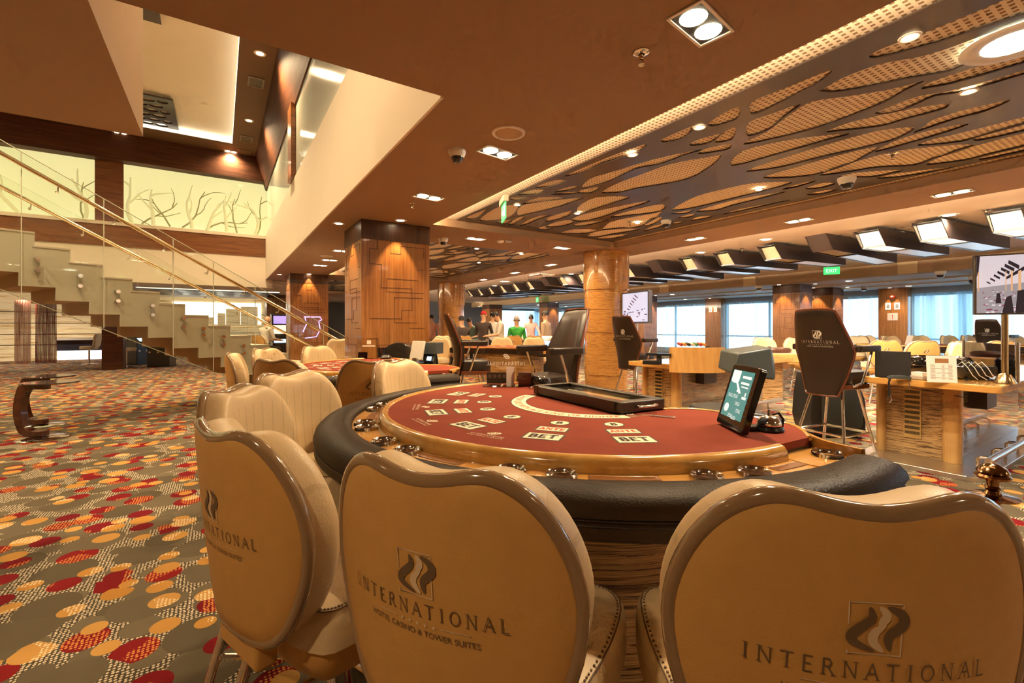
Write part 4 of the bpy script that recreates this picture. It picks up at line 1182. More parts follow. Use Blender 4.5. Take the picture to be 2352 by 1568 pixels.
# stand it up: local y becomes up
UP = Matrix.Rotation(PI / 2, 4, 'X')
Mt = Matrix.Translation((0, 0, .004)) @ Matrix.Rotation(math.radians(-17), 4, 'X') @ UP @ Matrix.Diagonal((1, .80, 1, 1))
MB(Mt).prism(rrect(-.105, 0, .105, .29, .014, 4), -.012, .012).build('bezel', mat('gloss_black', (.012, .011, .011), .12, coat=.6), t, bevel=.003)
SCR = mat('tablet_screen_green', (.02, .1, .09), .1, emit=(.10, .30, .27), es=.4)
sc = MB(Mt).b2((-.085, .045, .0115), (.075, .265, .0128)).build('screen', SCR, t)
m = MB(Mt); z = .0132
m.add([(x, y, z) for x, y in rrect(-.08, .215, -.02, .263, .004, 2)], [tuple(range(12))])
m.add([(-.05 + .03 * math.cos(i * PI / 8), .215 - .012 * math.sin(i * PI / 8), z) for i in range(9)], [tuple(range(9))])
m.add([(-.055 + .017 * math.cos(i * PI / 10), .085 + .017 * math.sin(i * PI / 10) * 1.2, z) for i in range(20)], [tuple(range(20))])
m.add([(-.045, .215, z), (-.030, .215, z), (.018, .165, z), (.006, .158, z)], [(0, 1, 2, 3)])
for x, y, w_, h_ in ((.0, .232, .065, .012), (.0, .205, .06, .010), (.01, .190, .05, .006), (.05, .155, .008, .016), (.035, .140, .03, .012), (-.015, .165, .012, .012)):
    m.add([(x, y, z), (x + w_, y, z), (x + w_, y + h_, z), (x, y + h_, z)], [(0, 1, 2, 3)])
for x, y in ((-.07, .15), (-.03, .15), (0, .12), (-.03, .06), (.0, .055), (.02, .09)):
    for k in range(3): m.add([(x, y - k * .006, z), (x + .035, y - k * .006, z), (x + .035, y - k * .006 + .002, z), (x, y - k * .006 + .002, z)], [(0, 1, 2, 3)])
m.build('screen_print', mat('screen_white', (.8, .85, .85), .3, emit=(.62, .70, .74), es=.45), sc)
m = MB(Mt)
for k in range(5): m.lathe([(0, 0), (.004, 0), (.004, .0015), (0, .002)], 8, (.09, .07 + k * .03, .0118))
m.build('buttons', GREYP, t)
MB(Mt).b2((-.06, .03, -.03), (.07, .24, -.012)).build('rear_housing', BLACKM, t, bevel=.008)
MB().box((-.03, .045, .008), (.10, .10, .016)).build('stand', BLACK, t, bevel=.004)
# service bell
t = thing('service_bell', 'chrome call bell on black foot beside the tablet', 'bell', W(1766, 988, FZ))
MB().lathe([(0, 0), (.047, 0), (.049, .006), (.044, .016), (.035, .018), (0, .018)], 28).build('base', BLACK, t)
MB().lathe([(.040, .020), (.041, .024), (.038, .036), (.029, .048), (.014, .055), (.0, .057)], 28).build('dome', CHROME, t)
MB().lathe([(0, .056), (.007, .057), (.004, .063), (.006, .068), (.003, .074), (0, .075)], 12).build('plunger', BRASS, t)
t = thing('gooseneck_cable', 'black bent cable stub standing behind the chrome call bell', 'cable', W(1795, 985, FZ))
MB().tube([(0, 0, 0), (.004, -.004, .035), (-.008, .006, .058), (-.028, .02, .052)], .005, 8).build('cable', BLACK, t)
t = thing('money_slot', 'slim steel cash slot set into the burgundy felt', 'cash slot', W(1522, 957, FZ), math.radians(-60))
MB().b2((-.05, -.009, 0), (.05, .009, .003)).build('plate', STEEL, t); MB().b2((-.042, -.003, .003), (.042, .003, .0035)).build('opening', BLACKM, t)
# acrylic house-rules stand, discard holder, shuffler remote at the far end
t = thing('acrylic_sign_stand', 'clear acrylic stand with etched white logo at far end of the felt', 'sign', W(1158, 886, FZ), math.radians(-33))
Ma = Matrix.Rotation(math.radians(-8), 4, 'X') @ UP
MB(Ma).prism([(-.115, 0), (.115, 0), (.13, .235), (-.10, .235)], -.003, .003).build('pane', ACRYL, t)
MB().b2((-.13, -.05, 0), (.125, .06, .005)).build('foot', ACRYL, t)
m = MB(Ma); put(m, ([(-x * 1, y, 0) for x, y, _ in serif('INTERNATIONAL', .02, .16, .12, .3)[0]], serif('INTERNATIONAL', .02, .16, .12, .3)[1]), Matrix.Translation((.01, .13, .0035)))
for x0, x1, y0, y1 in ((-.05, .07, .118, .121), (-.03, .05, .11, .112)): m.b2((x0, y0, .0033), (x1, y1, .0036))
for mid_, w_, k in RIB: v_, f_ = ribbon(mid_, w_); put(m, ([(-x * .035 + .02, y * .035 + .185, .0035) for x, y, _ in v_], f_), Matrix())
m.build('etched_logo', mat('white_etching', (.85, .8, .72), .5), t)
m = MB(Ma); m.b2((-.11, .015, -.012), (.02, .085, -.006)); m.build('rule_card', mat('grey_rule_card', (.30, .33, .38), .3, coat=.5), t)
m = MB(Ma)
for k in range(4): m.b2((-.10 + k * .03, .05, -.0058), (-.08 + k * .03, .072, -.0052))
m.build('rule_card_print', WHITEP, t)
t = thing('discard_holder', 'small clear box holding red cards behind the acrylic logo stand', 'card holder', W(1205, 885, FZ), math.radians(-33))
m = MB()
for a in ((-.055, -.05, -.05, .05), (.05, .055, -.05, .05), (-.05, .05, .045, .05), (-.05, .05, -.05, -.045)): m.b2((a[0], a[2], 0), (a[1], a[3], .125))
m.build('box', ACRYL, t)
MB().b2((-.04, -.038, .003), (.04, .038, .085)).build('cards', mat('dark_red_cards', (.12, .02, .015), .4), t)
MB().box((-.09, -.03, .06), (.05, .004, .12)).build('side_card', PAPER, t)
t = thing('card_reader', 'rounded black gadget lying on felt beside the chip tray', 'card reader', W(1237, 886, FZ), math.radians(10))
m = MB(); m.grid([[Vector((x * s, y * s, z)) for x, y in rrect(-.05, -.085, .05, .085, .045, 5)] for s, z in ((.9, 0), (1, .012), (1, .03), (.9, .05), (.6, .062), (.02, .065))], True); m.build('body', mat('gloss_black_shell', (.012, .01, .01), .15, coat=.7), t)
MB().tube([(.052 * math.cos(i / 12 * PI * 2), .088 * math.sin(i / 12 * PI * 2), .02) for i in range(12)], .003, 6, True).build('trim_ring', CHROME, t)
t = thing('key_bunch', 'tangle of chrome keys lying at corner of the chip tray', 'keys', W(1222, 893, FZ))
m = MB()
for k in range(3): m.tube([(.02 * math.cos(a + k) + .012 * k, .02 * math.sin(a + k), .006 + .004 * k) for a in [i * PI / 5 for i in range(10)]], .0025, 6, True)
m.build('rings', CHROME, t); MB().box((.06, .0, .006), (.06, .012, .006)).build('key', CHROME, t)
# ---------------------------------------------------------------- shuffling machines on the floor
def shuffler(p, rz, label, s=1.0):
    t = thing('card_shuffler', label, 'card shuffler', p, rz, 'floor standing card shufflers'); t.scale = (s, s, s)
    pr = [(-.28, .05), (.30, .05), (.33, .12), (.33, .42), (.27, .60), (.16, .72), (.02, .78), (-.20, .78), (-.28, .70)]
    T = Matrix.Translation((0, .2, 0)) @ UP
    MB(T).prism([(p_.x, p_.y) for p_ in spline(pr, 3)], 0, .4).build('body', mat('dark_slate_plastic', (.022, .024, .026), .38), t, bevel=.012)
    MB(T).prism([(x * .8 + .03, y * .8 + .08) for x, y in pr], -.012, .412).build('side_panel', GREYP, t, bevel=.02)
    MB(T @ Matrix.Translation((-.12, .6, 0))).lathe([(.0, -.004), (.045, -.004), (.055, .012), (.06, .02)], 24, (0, 0, -.02)).build('fan_port', BLACKM, t)
    for x in (-.22, .24):
        for y in (-.15, .15):
            c = MB(Matrix.Translation((x, y, .032)) @ Matrix.Rotation(PI / 2, 4, 'X')); c.lathe([(0, -.014), (.028, -.014), (.032, -.008), (.032, .008), (.028, .014), (0, .014)], 16); c.build('caster', BLACK, t)
    return t
t = shuffler(fl(1712, 2.95), math.radians(-32), 'black card shuffler with hooded head behind the tablet display', 1.06)
m = MB(UP.inverted() if 0 else Matrix())
hd = MB(Matrix.Translation((.04, .06, .99)) @ Matrix.Rotation(math.radians(10), 4, 'Z'))
hd.add([(-.16, -.10, 0), (.12, -.10, -.04), (.17, .10, -.02), (-.12, .12, .02), (-.13, -.10, .13), (.10, -.09, .16), (.16, .10, .17), (-.10, .12, .14), (.2, 0, .05)],
       [(0, 3, 2, 1), (4, 5, 6, 7), (0, 1, 5, 4), (1, 8, 5), (1, 2, 8), (2, 6, 8), (8, 6, 5), (2, 3, 7, 6), (3, 0, 4, 7)])
hd.build('hooded_head', GREYP, t, bevel=.012)
MB().tube([(.0, .06, .74), (.02, .06, .88), (.03, .06, .99)], .06, 10).build('neck', BLACKM, t)
shuffler(fl(1900, 5.75), math.radians(-35), 'black card shuffler on casters behind the legs of the front pit chair', 1.0)
# ---------------------------------------------------------------- pit chairs
def hc(px, d, face, label):
    p = fl(px, d); high_at(p.x, p.y, face, label)
cam_a = 90 - math.degrees(PH)
hc(1914, 4.92, cam_a - 66, 'dark pit chair with full emblem on its back, nearest the roulette desk')
hc(1457, 7.87, cam_a - 58, 'dark pit chair with small emblem beside the round zebrano column')
hc(1078, 6.4, cam_a - 76, 'dark pit chair seen from its side before the standing guests')
hc(1263, 4.45, cam_a + 116, 'dark pit chair facing us, just left of the round zebrano column')
hc(1200, 6.3, cam_a + 100, 'dark pit chair turned away, only its armrest and seat seen behind acrylic stand') if 0 else None
# ---------------------------------------------------------------- roulette desk on the right
DX = Vector((5.52, 1.02, 0))
t = thing('roulette_desk', 'long oak and zebrano roulette desk on a brushed steel base plate', 'table', (5.5, 1.0, 0))
MB().prism(rrect(.0, .12, 3.3, 1.1, .15, 5), 0, .045).build('base_plate', STEEL, t, bevel=.004)
MB().prism(rrect(.02, .02, 3.3, 1.0, .05, 4), .785, .85).build('desk_top', WOOD, t, bevel=.008)
MB().b2((.46, .42, .046), (.52, .96, .785)).build('end_panel', ZEB, t)
MB().b2((.5, .44, .046), (3.1, .50, .785)).build('side_panel', zebra('zebrano_dim', (.09, .05, .03), (.34, .24, .15), (.55, .42, .28), 'z', .08, 1.0), t)
for y0, y1 in ((.36, .50), (.95, 1.03)): MB().prism(rrect(.40, y0, .54, y1, .045, 4), .046, .785).build('post', WOODV, t)
VG = mat('perforated_brass_grille', (.62, .42, .16), .4, .4)
v = MB().b2((.448, .66, .22), (.461, .80, .74)).build('vent_panel', VG, t)
m = MB()
for k in range(9):
    for j in range(16): m.b2((.445, .672 + j * .0076, .26 + k * .052), (.449, .676 + j * .0076, .29 + k * .052))
m.build('vent_slits', BLACKM, v)
MB().b2((.45, .60 - .02, .745), (.46, .65, .775)).build('label_plate', PAPER, t)
MB().b2((1.0, .30, .52), (1.35, .44, .785)).build('under_box', mat('dark_box', (.05, .035, .03), .4), t)
for k in range(6):
    x = .35 + k * .5
    MB().tube([(x, .23, .046), (x, .23, .15), (x, .21, .165), (x, .15, .17)], .014, 10).build('rail_bracket', CHROME, t)
MB().tube([(.2, .13, .17), (3.1, .13, .17)], .028, 14).build('foot_rail', STEEL, t)
GZ = .851
def desk(px, py): return W(px, py, GZ)
# things on the roulette desk
p = desk(2308, 880)
t = thing('hanging_screen', 'flat TV on a brass pole showing a picture of the casino hall', 'television', p)
MB().lathe([(0, 0), (.075, 0), (.075, .008), (.04, .08), (.026, .085), (.024, .09)], 24).build('cone_foot', BRASS, t)
MB().lathe([(.024, .085), (.024, .62), (0, .62)], 20).build('pole', BRASS, t)
Rz = Matrix.Translation((0, 0, .88)) @ Matrix.Rotation(math.radians(-62), 4, 'Z')
MB(Rz).box((.245, .0, 0), (.90, .05, .54)).build('cabinet', mat('gold_black_bezel', (.10, .075, .05), .3, .3), t, bevel=.006)
def screen_mat():
    m_, nt, b_ = new('screen_picture'); k = NT(nt)
    s = k.n('ShaderNodeSeparateXYZ'); k.link(k.co(), s.inputs[0])
    return m_
scr = MB(Rz); 
def sq(mm, pts, yy, k=1.0):
    mm.add([(SX0 + (x - SX0) * k, yy, z) for x, z in pts], [tuple(range(len(pts)))])
    if k < 1: mm.add([(SX1 - (x - SX0) * k, yy, z) for x, z in reversed(pts)], [tuple(range(len(pts)))])
SX0, SX1 = -.19, .68
sq(scr, [(SX0, -.255), (SX1, -.255), (SX1, .255), (SX0, .255)], -.0262)
so = scr.build('screen', mat('screen_pale_lilac', (.2, .2, .2), .15, emit=(.62, .55, .62), es=.42), t)
lo = MB(Rz); sq(lo, [(SX0, -.255), (SX1, -.255), (SX1, -.02), (.2, .02), (SX0, -.03)], -.0266)
for k in range(110):
    x, z = random.uniform(SX0, SX1 - .03), random.uniform(-.25, -.05); r = .006 + .012 * (-z / .25)
c_ = lo.build('screen_picture_floor', mat('screen_grey_carpet', (.1, .1, .1), .15, emit=(.30, .27, .30), es=.42), so)
d1 = MB(Rz); d2 = MB(Rz)
for k in range(150):
    z = -.25 + .2 * random.random() ** 1.5; x = random.uniform(SX0 + .02, SX1 - .02); r = .012 * (.3 + (-z) / .25)
    (d1 if k % 2 else d2).add([(x + r * math.cos(i * PI / 4), -.0269, z + r * .4 * math.sin(i * PI / 4)) for i in range(8)], [tuple(range(8))])
d1.build('screen_picture_dots', mat('screen_plum', (.05, .02, .03), .2, emit=(.25, .03, .10), es=.42), so); d2.build('screen_picture_light_dots', mat('screen_lilac_white', (.3, .3, .3), .2, emit=(.75, .70, .78), es=.42), so)
dk = MB(Rz)
for k in range(7):
    x = .30 - k * .055; z = .21 - k * .030; s_ = 1 - k * .11
    sq(dk, [(x, z), (x + .16 * s_, z - .05 * s_), (x + .15 * s_, z - .085 * s_), (x - .01, z - .03 * s_)], -.0268, .42)
sq(dk, [(.20, -.255), (.26, -.12), (.34, -.10), (.38, -.255)], -.027, .42); sq(dk, [(.40, -.255), (.43, -.06), (.56, -.05), (.6, -.255)], -.027, .42); sq(dk, [(.1, -.17), (.12, -.08), (.17, -.08), (.19, -.17)], -.027, .42)
sq(dk, [(SX0, .255), (SX0 + .05, .255), (SX0 + .03, .12), (SX0, .07)], -.027, .42); sq(dk, [(.25, .06), (SX1, .20), (SX1, .16), (.25, .035)], -.027, .42)
dk.build('screen_picture_shapes', mat('screen_black', (.01, .01, .01), .15, emit=(.03, .018, .022), es=.42), so)
br = MB(Rz)
for x, w_ in ((.33, .03), (.44, .045), (SX0 + .015, .02), (.25, .015)): sq(br, [(x, -.06), (x + w_, -.06), (x + w_, .12), (x, .11)], -.0271, .42)
br.build('screen_picture_columns', mat('screen_gold', (.2, .1, .03), .2, emit=(.70, .42, .22), es=.42), so)
t = thing('display_cabinet_back', 'plain black box screen standing on left end of the roulette desk', 'monitor', desk(2040, 866), math.radians(5))
MB().b2((-.03, -.17, .0), (.03, .10, .26)).build('case', BLACKM, t, bevel=.006); MB().b2((-.06, -.1, 0), (.06, .06, .012)).build('foot', BLACK, t)
t = thing('phone_handset', 'dark grey handset lying flat before the black box screen', 'telephone', desk(2065, 871), math.radians(-55))
m = MB(); m.grid([[Vector((x * s, y * s + 0, z + .012 * math.cos(x * 18))) for x, y in rrect(-.095, -.028, .095, .028, .025, 4)] for s, z in ((.9, .003), (1, .012), (.95, .028), (.6, .036), (.02, .037))], True); m.build('handset', GREYP, t)
t = thing('hanging_cable_loop', 'black cable with chrome clip hanging over the desk edge', 'cable', desk(2040, 871) + Vector((.1, 0, 0)))
MB().tube([(0, 0, .01), (-.05, 0, .012), (-.1, -.005, -.03), (-.105, -.01, -.10), (-.10, -.012, -.16)], .009, 8).build('cable', BLACK, t)
MB().tube([(-.10, -.012, -.13), (-.108, -.03, -.19), (-.10, -.012, -.22), (-.10, .008, -.19), (-.10, -.012, -.13)], .006, 6).build('clip', CHROME, t)
t = thing('wheel_shroud', 'glossy black round shroud of roulette wheel behind the rate card', 'roulette wheel', W(2130, 866, GZ) + Vector((.35, .02, 0)))
MB().lathe([(0, .0), (.24, 0), (.26, .03), (.27, .16), (.25, .19), (.235, .195), (.2, .15), (.05, .12), (0, .14)], 40).build('bowl', mat('gloss_black_wheel', (.012, .008, .007), .1, coat=1), t)
MB().lathe([(.262, .10), (.276, .104), (.276, .112), (.262, .116)], 40).build('band', CHROME, t)
t = thing('rate_card', 'upright cream price card with picture strip on the roulette desk', 'card', desk(2164, 878), math.radians(-57))
Mc = Matrix.Rotation(math.radians(-6), 4, 'X') @ UP
MB(Mc).b2((-.105, 0, -.004), (.105, .24, .004)).build('card', PAPER, t)
m = MB(Mc); m.b2((-.045, .175, .0042), (.05, .215, .0048)); m.build('picture', mat('card_picture', (.35, .16, .06), .5), t)
m = MB(Mc)
for k in range(13):
    for x0, w_ in ((-.08, .035), (.0, .02), (.045, .03)) if k % 4 != 3 else ((-.08, .15),): m.b2((x0, .155 - k * .0105, .0042), (x0 + w_, .1585 - k * .0105, .0046))
m.build('price_lines', mat('brown_print', (.30, .20, .13), .6), t)
t = thing('card_shoe', 'black boxy shoe with white cables looped over it on the desk', 'card shoe', desk(2228, 872) + Vector((.08, .02, 0)), math.radians(-40))
m = MB(); m.grid([[Vector((x * s, y * s, z)) for x, y in rrect(-.16, -.12, .16, .12, .04, 4)] for s, z in ((.6, .0), (.85, .03), (1, .09), (1, .125), (.95, .13), (.9, .115), (.02, .115))], True); m.build('body', mat('black_shoe', (.018, .017, .018), .25, coat=.4), t)
WC = mat('white_cable', (.85, .83, .8), .4)
for k in range(4):
    x = -.10 + k * .055
    MB().tube([(x, .02, .125), (x - .01, -.06, .17), (x - .015, -.13, .12), (x + .01, -.15, .05), (x + .05 + .02 * k, -.15, .012)], .0032, 6).build('white_cable', WC, t)
for sx in (-1, 1): MB().lathe([(0, 0), (.02, 0), (.02, .012), (0, .012)], 12, (sx * .1, -.1, 0)).build('foot', BLACK, t)
t = thing('terminal_box', 'low cream card terminal in front of the wheel shroud', 'card terminal', desk(2114, 871), math.radians(-20))
MB().b2((-.05, -.06, 0), (.05, .06, .035)).build('body', mat('greige_plastic', (.45, .40, .34), .4), t, bevel=.006); MB().b2((-.045, -.05, .036), (.045, .05, .07)).build('paper_stack', PAPER, t)
t = thing('napkin_clip', 'small clear half-round clip at desk front edge', 'clip', desk(2222, 884) + Vector((.13, 0, 0)))
MB().tube([(.0, .03 * math.cos(i * PI / 8), .03 * math.sin(i * PI / 8)) for i in range(9)], .006, 6).build('arch', ACRYL, t)
t = thing('acrylic_screen', 'clear acrylic guard pane between chrome posts on the roulette desk', 'screen', desk(2337, 880))
MB().lathe([(.016, 0), (.016, .36), (0, .362)], 16).build('chrome_post', CHROME, t)
MB().lathe([(.016, 0), (.016, .36), (0, .362)], 16, (.9, .55, 0)).build('chrome_post', CHROME, t)
m = MB(Matrix.Rotation(math.atan2(.55, .9), 4, 'Z')); m.b2((.02, -.004, .02), (1.04, .004, .34)); m.build('pane', ACRYL, t)
t = thing('power_cord', 'thin brown cord drooping from desk top down the zebrano end', 'cord', (5.5, 1.62, .84))
MB().tube([(.02, 0, .012), (-.012, 0, .008), (-.014, -.005, -.06), (.25, -.02, -.10), (.41, -.1, -.13), (.40, -.28, -.15)], .004, 6).build('cord', mat('brown_cord', (.12, .07, .04), .5), t)
# brass queue post at lower right
p = fl(2275, 1.9); p.z = W(2275, 1135, .78).z
p = W(2280, 1138, .68)
t = thing('brass_rope_post', 'dark brass barrier post with turned finial beside the closest chair', 'barrier post', (p.x, p.y, 0))
OB = mat('antique_bronze', (.30, .17, .08), .14, 1)
MB().lathe([(0, 0), (.16, 0), (.16, .02), (.03, .05), (.022, .06), (.022, .70), (.03, .705)], 28).build('post', OB, t)
MB().lathe([(.03, .70), (.075, .705), (.078, .712), (.03, .72), (.02, .735), (.026, .745), (.018, .755), (.02, .775), (.05, .785), (.055, .795), (.045, .805), (.05, .812), (.04, .83), (.018, .845), (0, .85)], 28).build('finial', OB, t)
t.scale = (1, 1, .955)
for sx in (-1, 1): MB().tube([(sx * .03, 0, .70), (sx * .09, .02, .705), (sx * .10, 0, .70), (sx * .09, -.02, .695), (sx * .03, 0, .70)], .006, 6).build('hook', OB, t)
# ---------------------------------------------------------------- staircase with glass sides
def cw(r, d, z): return Vector((r * cP + d * sP, -r * sP + d * cP, z))
SP = (-6.066, 5.81); SD = (.559, .829); SN = (-.829, .559); G_, RI = .332, .169
def st(t, w, z): return cw(SP[0] + SD[0] * t + SN[0] * w, SP[1] + SD[1] * t + SN[1] * w, z)
def zN(t): return 2.535 - .509 * t
stair = thing('staircase', 'pale floating staircase with clear glass sides rising to the upper left', 'staircase', st(4.65, .65, 0))
org = Vector(stair.location)
def stp(t, w, z): return st(t, w, z) - org
N0, N1, WID = -8, 14, 1.35
top = []; bot = []
for n in range(N0, N1):
    z = 2.366 - RI * n
    top += [(n * G_, z), ((n + 1) * G_, z)]
    zb = z - .50
    bot += [((n + .0) * G_ - .14, max(zb, 0)), ((n + 1.0) * G_ - .14, max(zb, 0))]
prof = top + [(N1 * G_, 0)] + [(t, z) for t, z in reversed(bot) if True]
def extr(prof, w0, w1):
    n = len(prof); m = MB()
    m.add([stp(t, w0, z) for t, z in prof] + [stp(t, w1, z) for t, z in prof],
          [tuple(range(n)), tuple(reversed(range(n, 2 * n)))] + [(i, (i + 1) % n, n + (i + 1) % n, n + i) for i in range(n)])
    return m
extr(prof, .03, WID).build('step_body', plaster('stair_paint', (.50, .35, .20)), stair)
extr(prof, 0, .03).build('side_cladding', MILK, stair)
m = MB()
for n in range(N0, N1):
    z = 2.366 - RI * n
    vs = [(n * G_ - .02, z), ((n + 1) * G_ + .0, z), ((n + 1) * G_, z + .022), (n * G_ - .02, z + .022)]
    k = len(m.v); m.add([stp(t, -.012, zz) for t, zz in vs] + [stp(t, WID, zz) for t, zz in vs], [(0, 1, 2, 3), (7, 6, 5, 4), (0, 4, 5, 1), (1, 5, 6, 2), (2, 6, 7, 3), (3, 7, 4, 0)])
m.build('tread_slabs', WHITEW, stair)
def rail(w, side, label):
    pts = [stp(t, w, zN(t) + .745) for t in (-3.2, 0, 2.4, 5.0)]
    h = MB().tube(pts, .026, 12).build('handrail', BRASS, stair)
    for k in range(12):
        t = -1.55 + k * .58
        MB().tube([stp(t, w, zN(t) + .715), stp(t, w + side * .02, zN(t) + .66), stp(t, w + side * .075, zN(t) + .66)], [.008, .008, .02], 8).build('rail_bracket', CHROME, h)
rail(-.13, 1, ''); rail(WID - .02, 1, '')
joints = [-3.2, -1.3]
for px in (47, 236, 395, 487, 583, 658, 740):
    u = (px - 1176) / F
    joints.append((SP[0] - u * SP[1]) / (u * SD[1] - SD[0]))
joints.append(joints[-1] + .7)
for a, b in zip(joints, joints[1:]):
    a += .008; b -= .008
    for w, lo in ((-.055, -.88), (WID + .055, -.25)):
        m = MB(); vs = [(a, max(zN(a) + lo, .02)), (b, max(zN(b) + lo, .02)), (b, zN(b) + .93), (a, zN(a) + .93)]
        m.add([stp(t, w, z) for t, z in vs] + [stp(t, w + .016, z) for t, z in vs], [(0, 1, 2, 3), (7, 6, 5, 4), (0, 4, 5, 1), (1, 5, 6, 2), (2, 6, 7, 3), (3, 7, 4, 0)])
        m.build('glass_pane', GLASS, stair)
EDGE = mat('glass_edge', (.72, .76, .60), .2, coat=.5)
for a in joints[1:]:
    m = MB(); m.tube([stp(a, -.05, max(zN(a) - .86, .05)), stp(a, -.05, zN(a) + .92)], .0055, 5); m.build('glass_edge', EDGE, stair)
m = MB(); m.tube([stp(-3.2, -.047, zN(-3.2) + .93), stp(4.9, -.047, zN(4.9) + .93)], .006, 5); m.build('glass_edge', EDGE, stair)
m = MB(); m.tube([stp(-3.2, -.047, zN(-3.2) - .88), stp(2.9, -.047, zN(2.9) - .88)], .006, 5); m.build('glass_edge', EDGE, stair)
for px, y0, y1 in ((83, 595, 620), (180, 634, 657), (267, 670, 691), (346, 702, 723), (418, 730, 750), (463, 754, 769), (509, 773, 791), (555, 794, 811)):
    u = (px - 1176) / F; t_ = (SP[0] - u * SP[1]) / (u * SD[1] - SD[0]); d = SP[1] + SD[1] * t_
    for y in (y0, y1):
        z = H + (HY - y) / F * d
        MB().tube([stp(t_, -.092, z), stp(t_, -.072, z), stp(t_, -.068, z), stp(t_, 0, z)], [.026, .032, .018, .018], 14).build('standoff', CHROME, stair)
# ---------------------------------------------------------------- ash tables shaped like a C
DKC = grain('dark_mahogany', (.05, .012, .006), (.08, .02, .009), (.11, .03, .013), (3, 3, 3), 3, .25, .5)
def c_table(p, rz, label):
    t = thing('pedestal_side_table', label, 'side table', p, rz, 'curved pedestal tables')
    o = spline([(.30, .665), (.10, .69), (-.02, .62), (-.075, .36), (-.035, .13), (.06, .035), (.28, .03)], 6, False)
    i_ = spline([(.30, .595), (.14, .60), (.06, .55), (.015, .36), (.05, .17), (.12, .095), (.28, .09)], 6, False)
    pl = [(q.x, q.y) for q in o] + [(q.x, q.y) for q in reversed(i_)]
    MB(UP).prism(pl, -.045, .045).build('curved_stem', DKC, t, bevel=.004)
    MB().lathe([(0, .672), (.27, .672), (.275, .68), (.27, .688), (0, .688)], 40, (.34, 0, 0)).build('top_disc', mat('smoked_glass_top', (.05, .03, .02), .05, coat=1), t)
    MB().lathe([(0, 0), (.235, 0), (.24, .006), (.22, .016), (.05, .026), (0, .027)], 40, (.24, 0, 0)).build('base_disc', CHROME, t)
c_table(fl(52, 5.55), -PH, 'nearer of two curved dark wood pedestal tables on the carpet by the stairs')
c_table(fl(58, 6.25), -PH, 'hinder of two curved dark wood pedestal tables, almost covered by the nearer')
# ---------------------------------------------------------------- hall behind the stairs
def curtain(name, label, x0, x1, y, z0, z1, mt, waves, amp=.06, axis='x', group=None, cat='curtain'):
    rows = []
    n = waves * 8
    for z in (z0, z1):
        r = []
        for i in range(n + 1):
            u = x0 + (x1 - x0) * i / n; o = amp * math.sin(i / 8 * 2 * PI) * (1 if z == z0 else .8) + .35 * amp * math.sin(i * .37)
            r.append((u, y + o, z) if axis == 'x' else (y + o, u, z))
        rows.append(r)
    o = MB().grid(rows).build(name, mt)
    return tag(o, label, cat, group)
STR1 = sheer('taupe_string_curtain', (.50, .24, .17), .8, 40, 'x'); STR2 = sheer('maroon_string_curtain', (.22, .035, .03), .85, 40, 'x')
for a, b, mt, tx in ((33, 72, STR1, 'pale brown string curtain at far left before the glowing zebra wall'), (81, 131, STR2, 'dark maroon string curtain beside the pale brown one')):
    d = 17.0; p, q = fl(a, d), fl(b, d)
    m = MB(); rows = []
    for z in (.02, 2.36):
        rows.append([(p.lerp(q, i / 48).x, p.lerp(q, i / 48).y + .05 * math.sin(i * .9), z) for i in range(49)])
    tag(m.grid(rows).build('string_curtain', mt), tx, 'curtain', 'string curtains')
def pxbox(mb, x0, x1, y0, y1, Y, depth=.05):
    a, b = onY(x0, y0, Y), onY(x1, y1, Y)
    mb.b2((a.x, Y - depth, max(min(a.z, b.z), 0)), (b.x, Y, max(a.z, b.z))); return mb
t = thing('reception_counter', 'dark glass counter with white glow beneath, along the zebra wall', 'counter', (onY(190, 0, YB).x, YB - .3, 0))
o_ = Vector(t.location)
def rel(mb): mb.v = [tuple(Vector(v) - o_) for v in mb.v]; return mb
rel(pxbox(MB(), 132, 400, 778, 800, YB - .25, .1)).build('dark_front', mat('dark_counter_glass', (.05, .05, .07), .15, coat=.6), t)
rel(pxbox(MB(), 132, 400, 801, 823, YB - .2, .05)).build('glowing_base', WGLOW, t)
rel(pxbox(MB(), 132, 400, 775, 778, YB - .2, .3)).build('top', WHITEW, t)
t = thing('glowing_display_wall', 'bright white backlit display wall with cream panels behind the stairs', 'display', (onY(520, 0, YB).x, YB - .06, 0)); o_ = Vector(t.location)
rel(pxbox(MB(), 396, 600, 692, 745, YB - .03, .02)).build('light_panel', WG2, t)
for x0, x1, y0, y1 in ((500, 518, 719, 748), (519, 552, 709, 748), (553, 592, 704, 748), (446, 492, 728, 746)): rel(pxbox(MB(), x0, x1, y0, y1, YB - .06, .02)).build('cream_board', LZ, t)
q = W(490, 672, 2.71)
t = thing('ceiling_light_panel', 'glowing white ceiling panel behind dark fretwork above the stairs', 'ceiling light', (q.x, q.y, 2.712))
MB().b2((-2.2, -1.6, -.006), (2.2, 1.6, 0)).build('diffuser', mat('white_ceiling_glow', (1, 1, 1), .5, emit=(1, .97, .86), es=.5), t)
f5 = fretwork('fret_grid', -2.2, 2.2, -1.6, 1.6, [[(x + random.uniform(.1, .3), y), (x + .1, y + .13), (x - random.uniform(.15, .3), y + .04), (x - .2, y - .1), (x + .1, y - .12)] for x in [-1.75 + .58 * i for i in range(7)] for y in [-1.3 + .37 * j for j in range(8)]], .02)
f5.parent = t; f5.location = (0, 0, -.04)
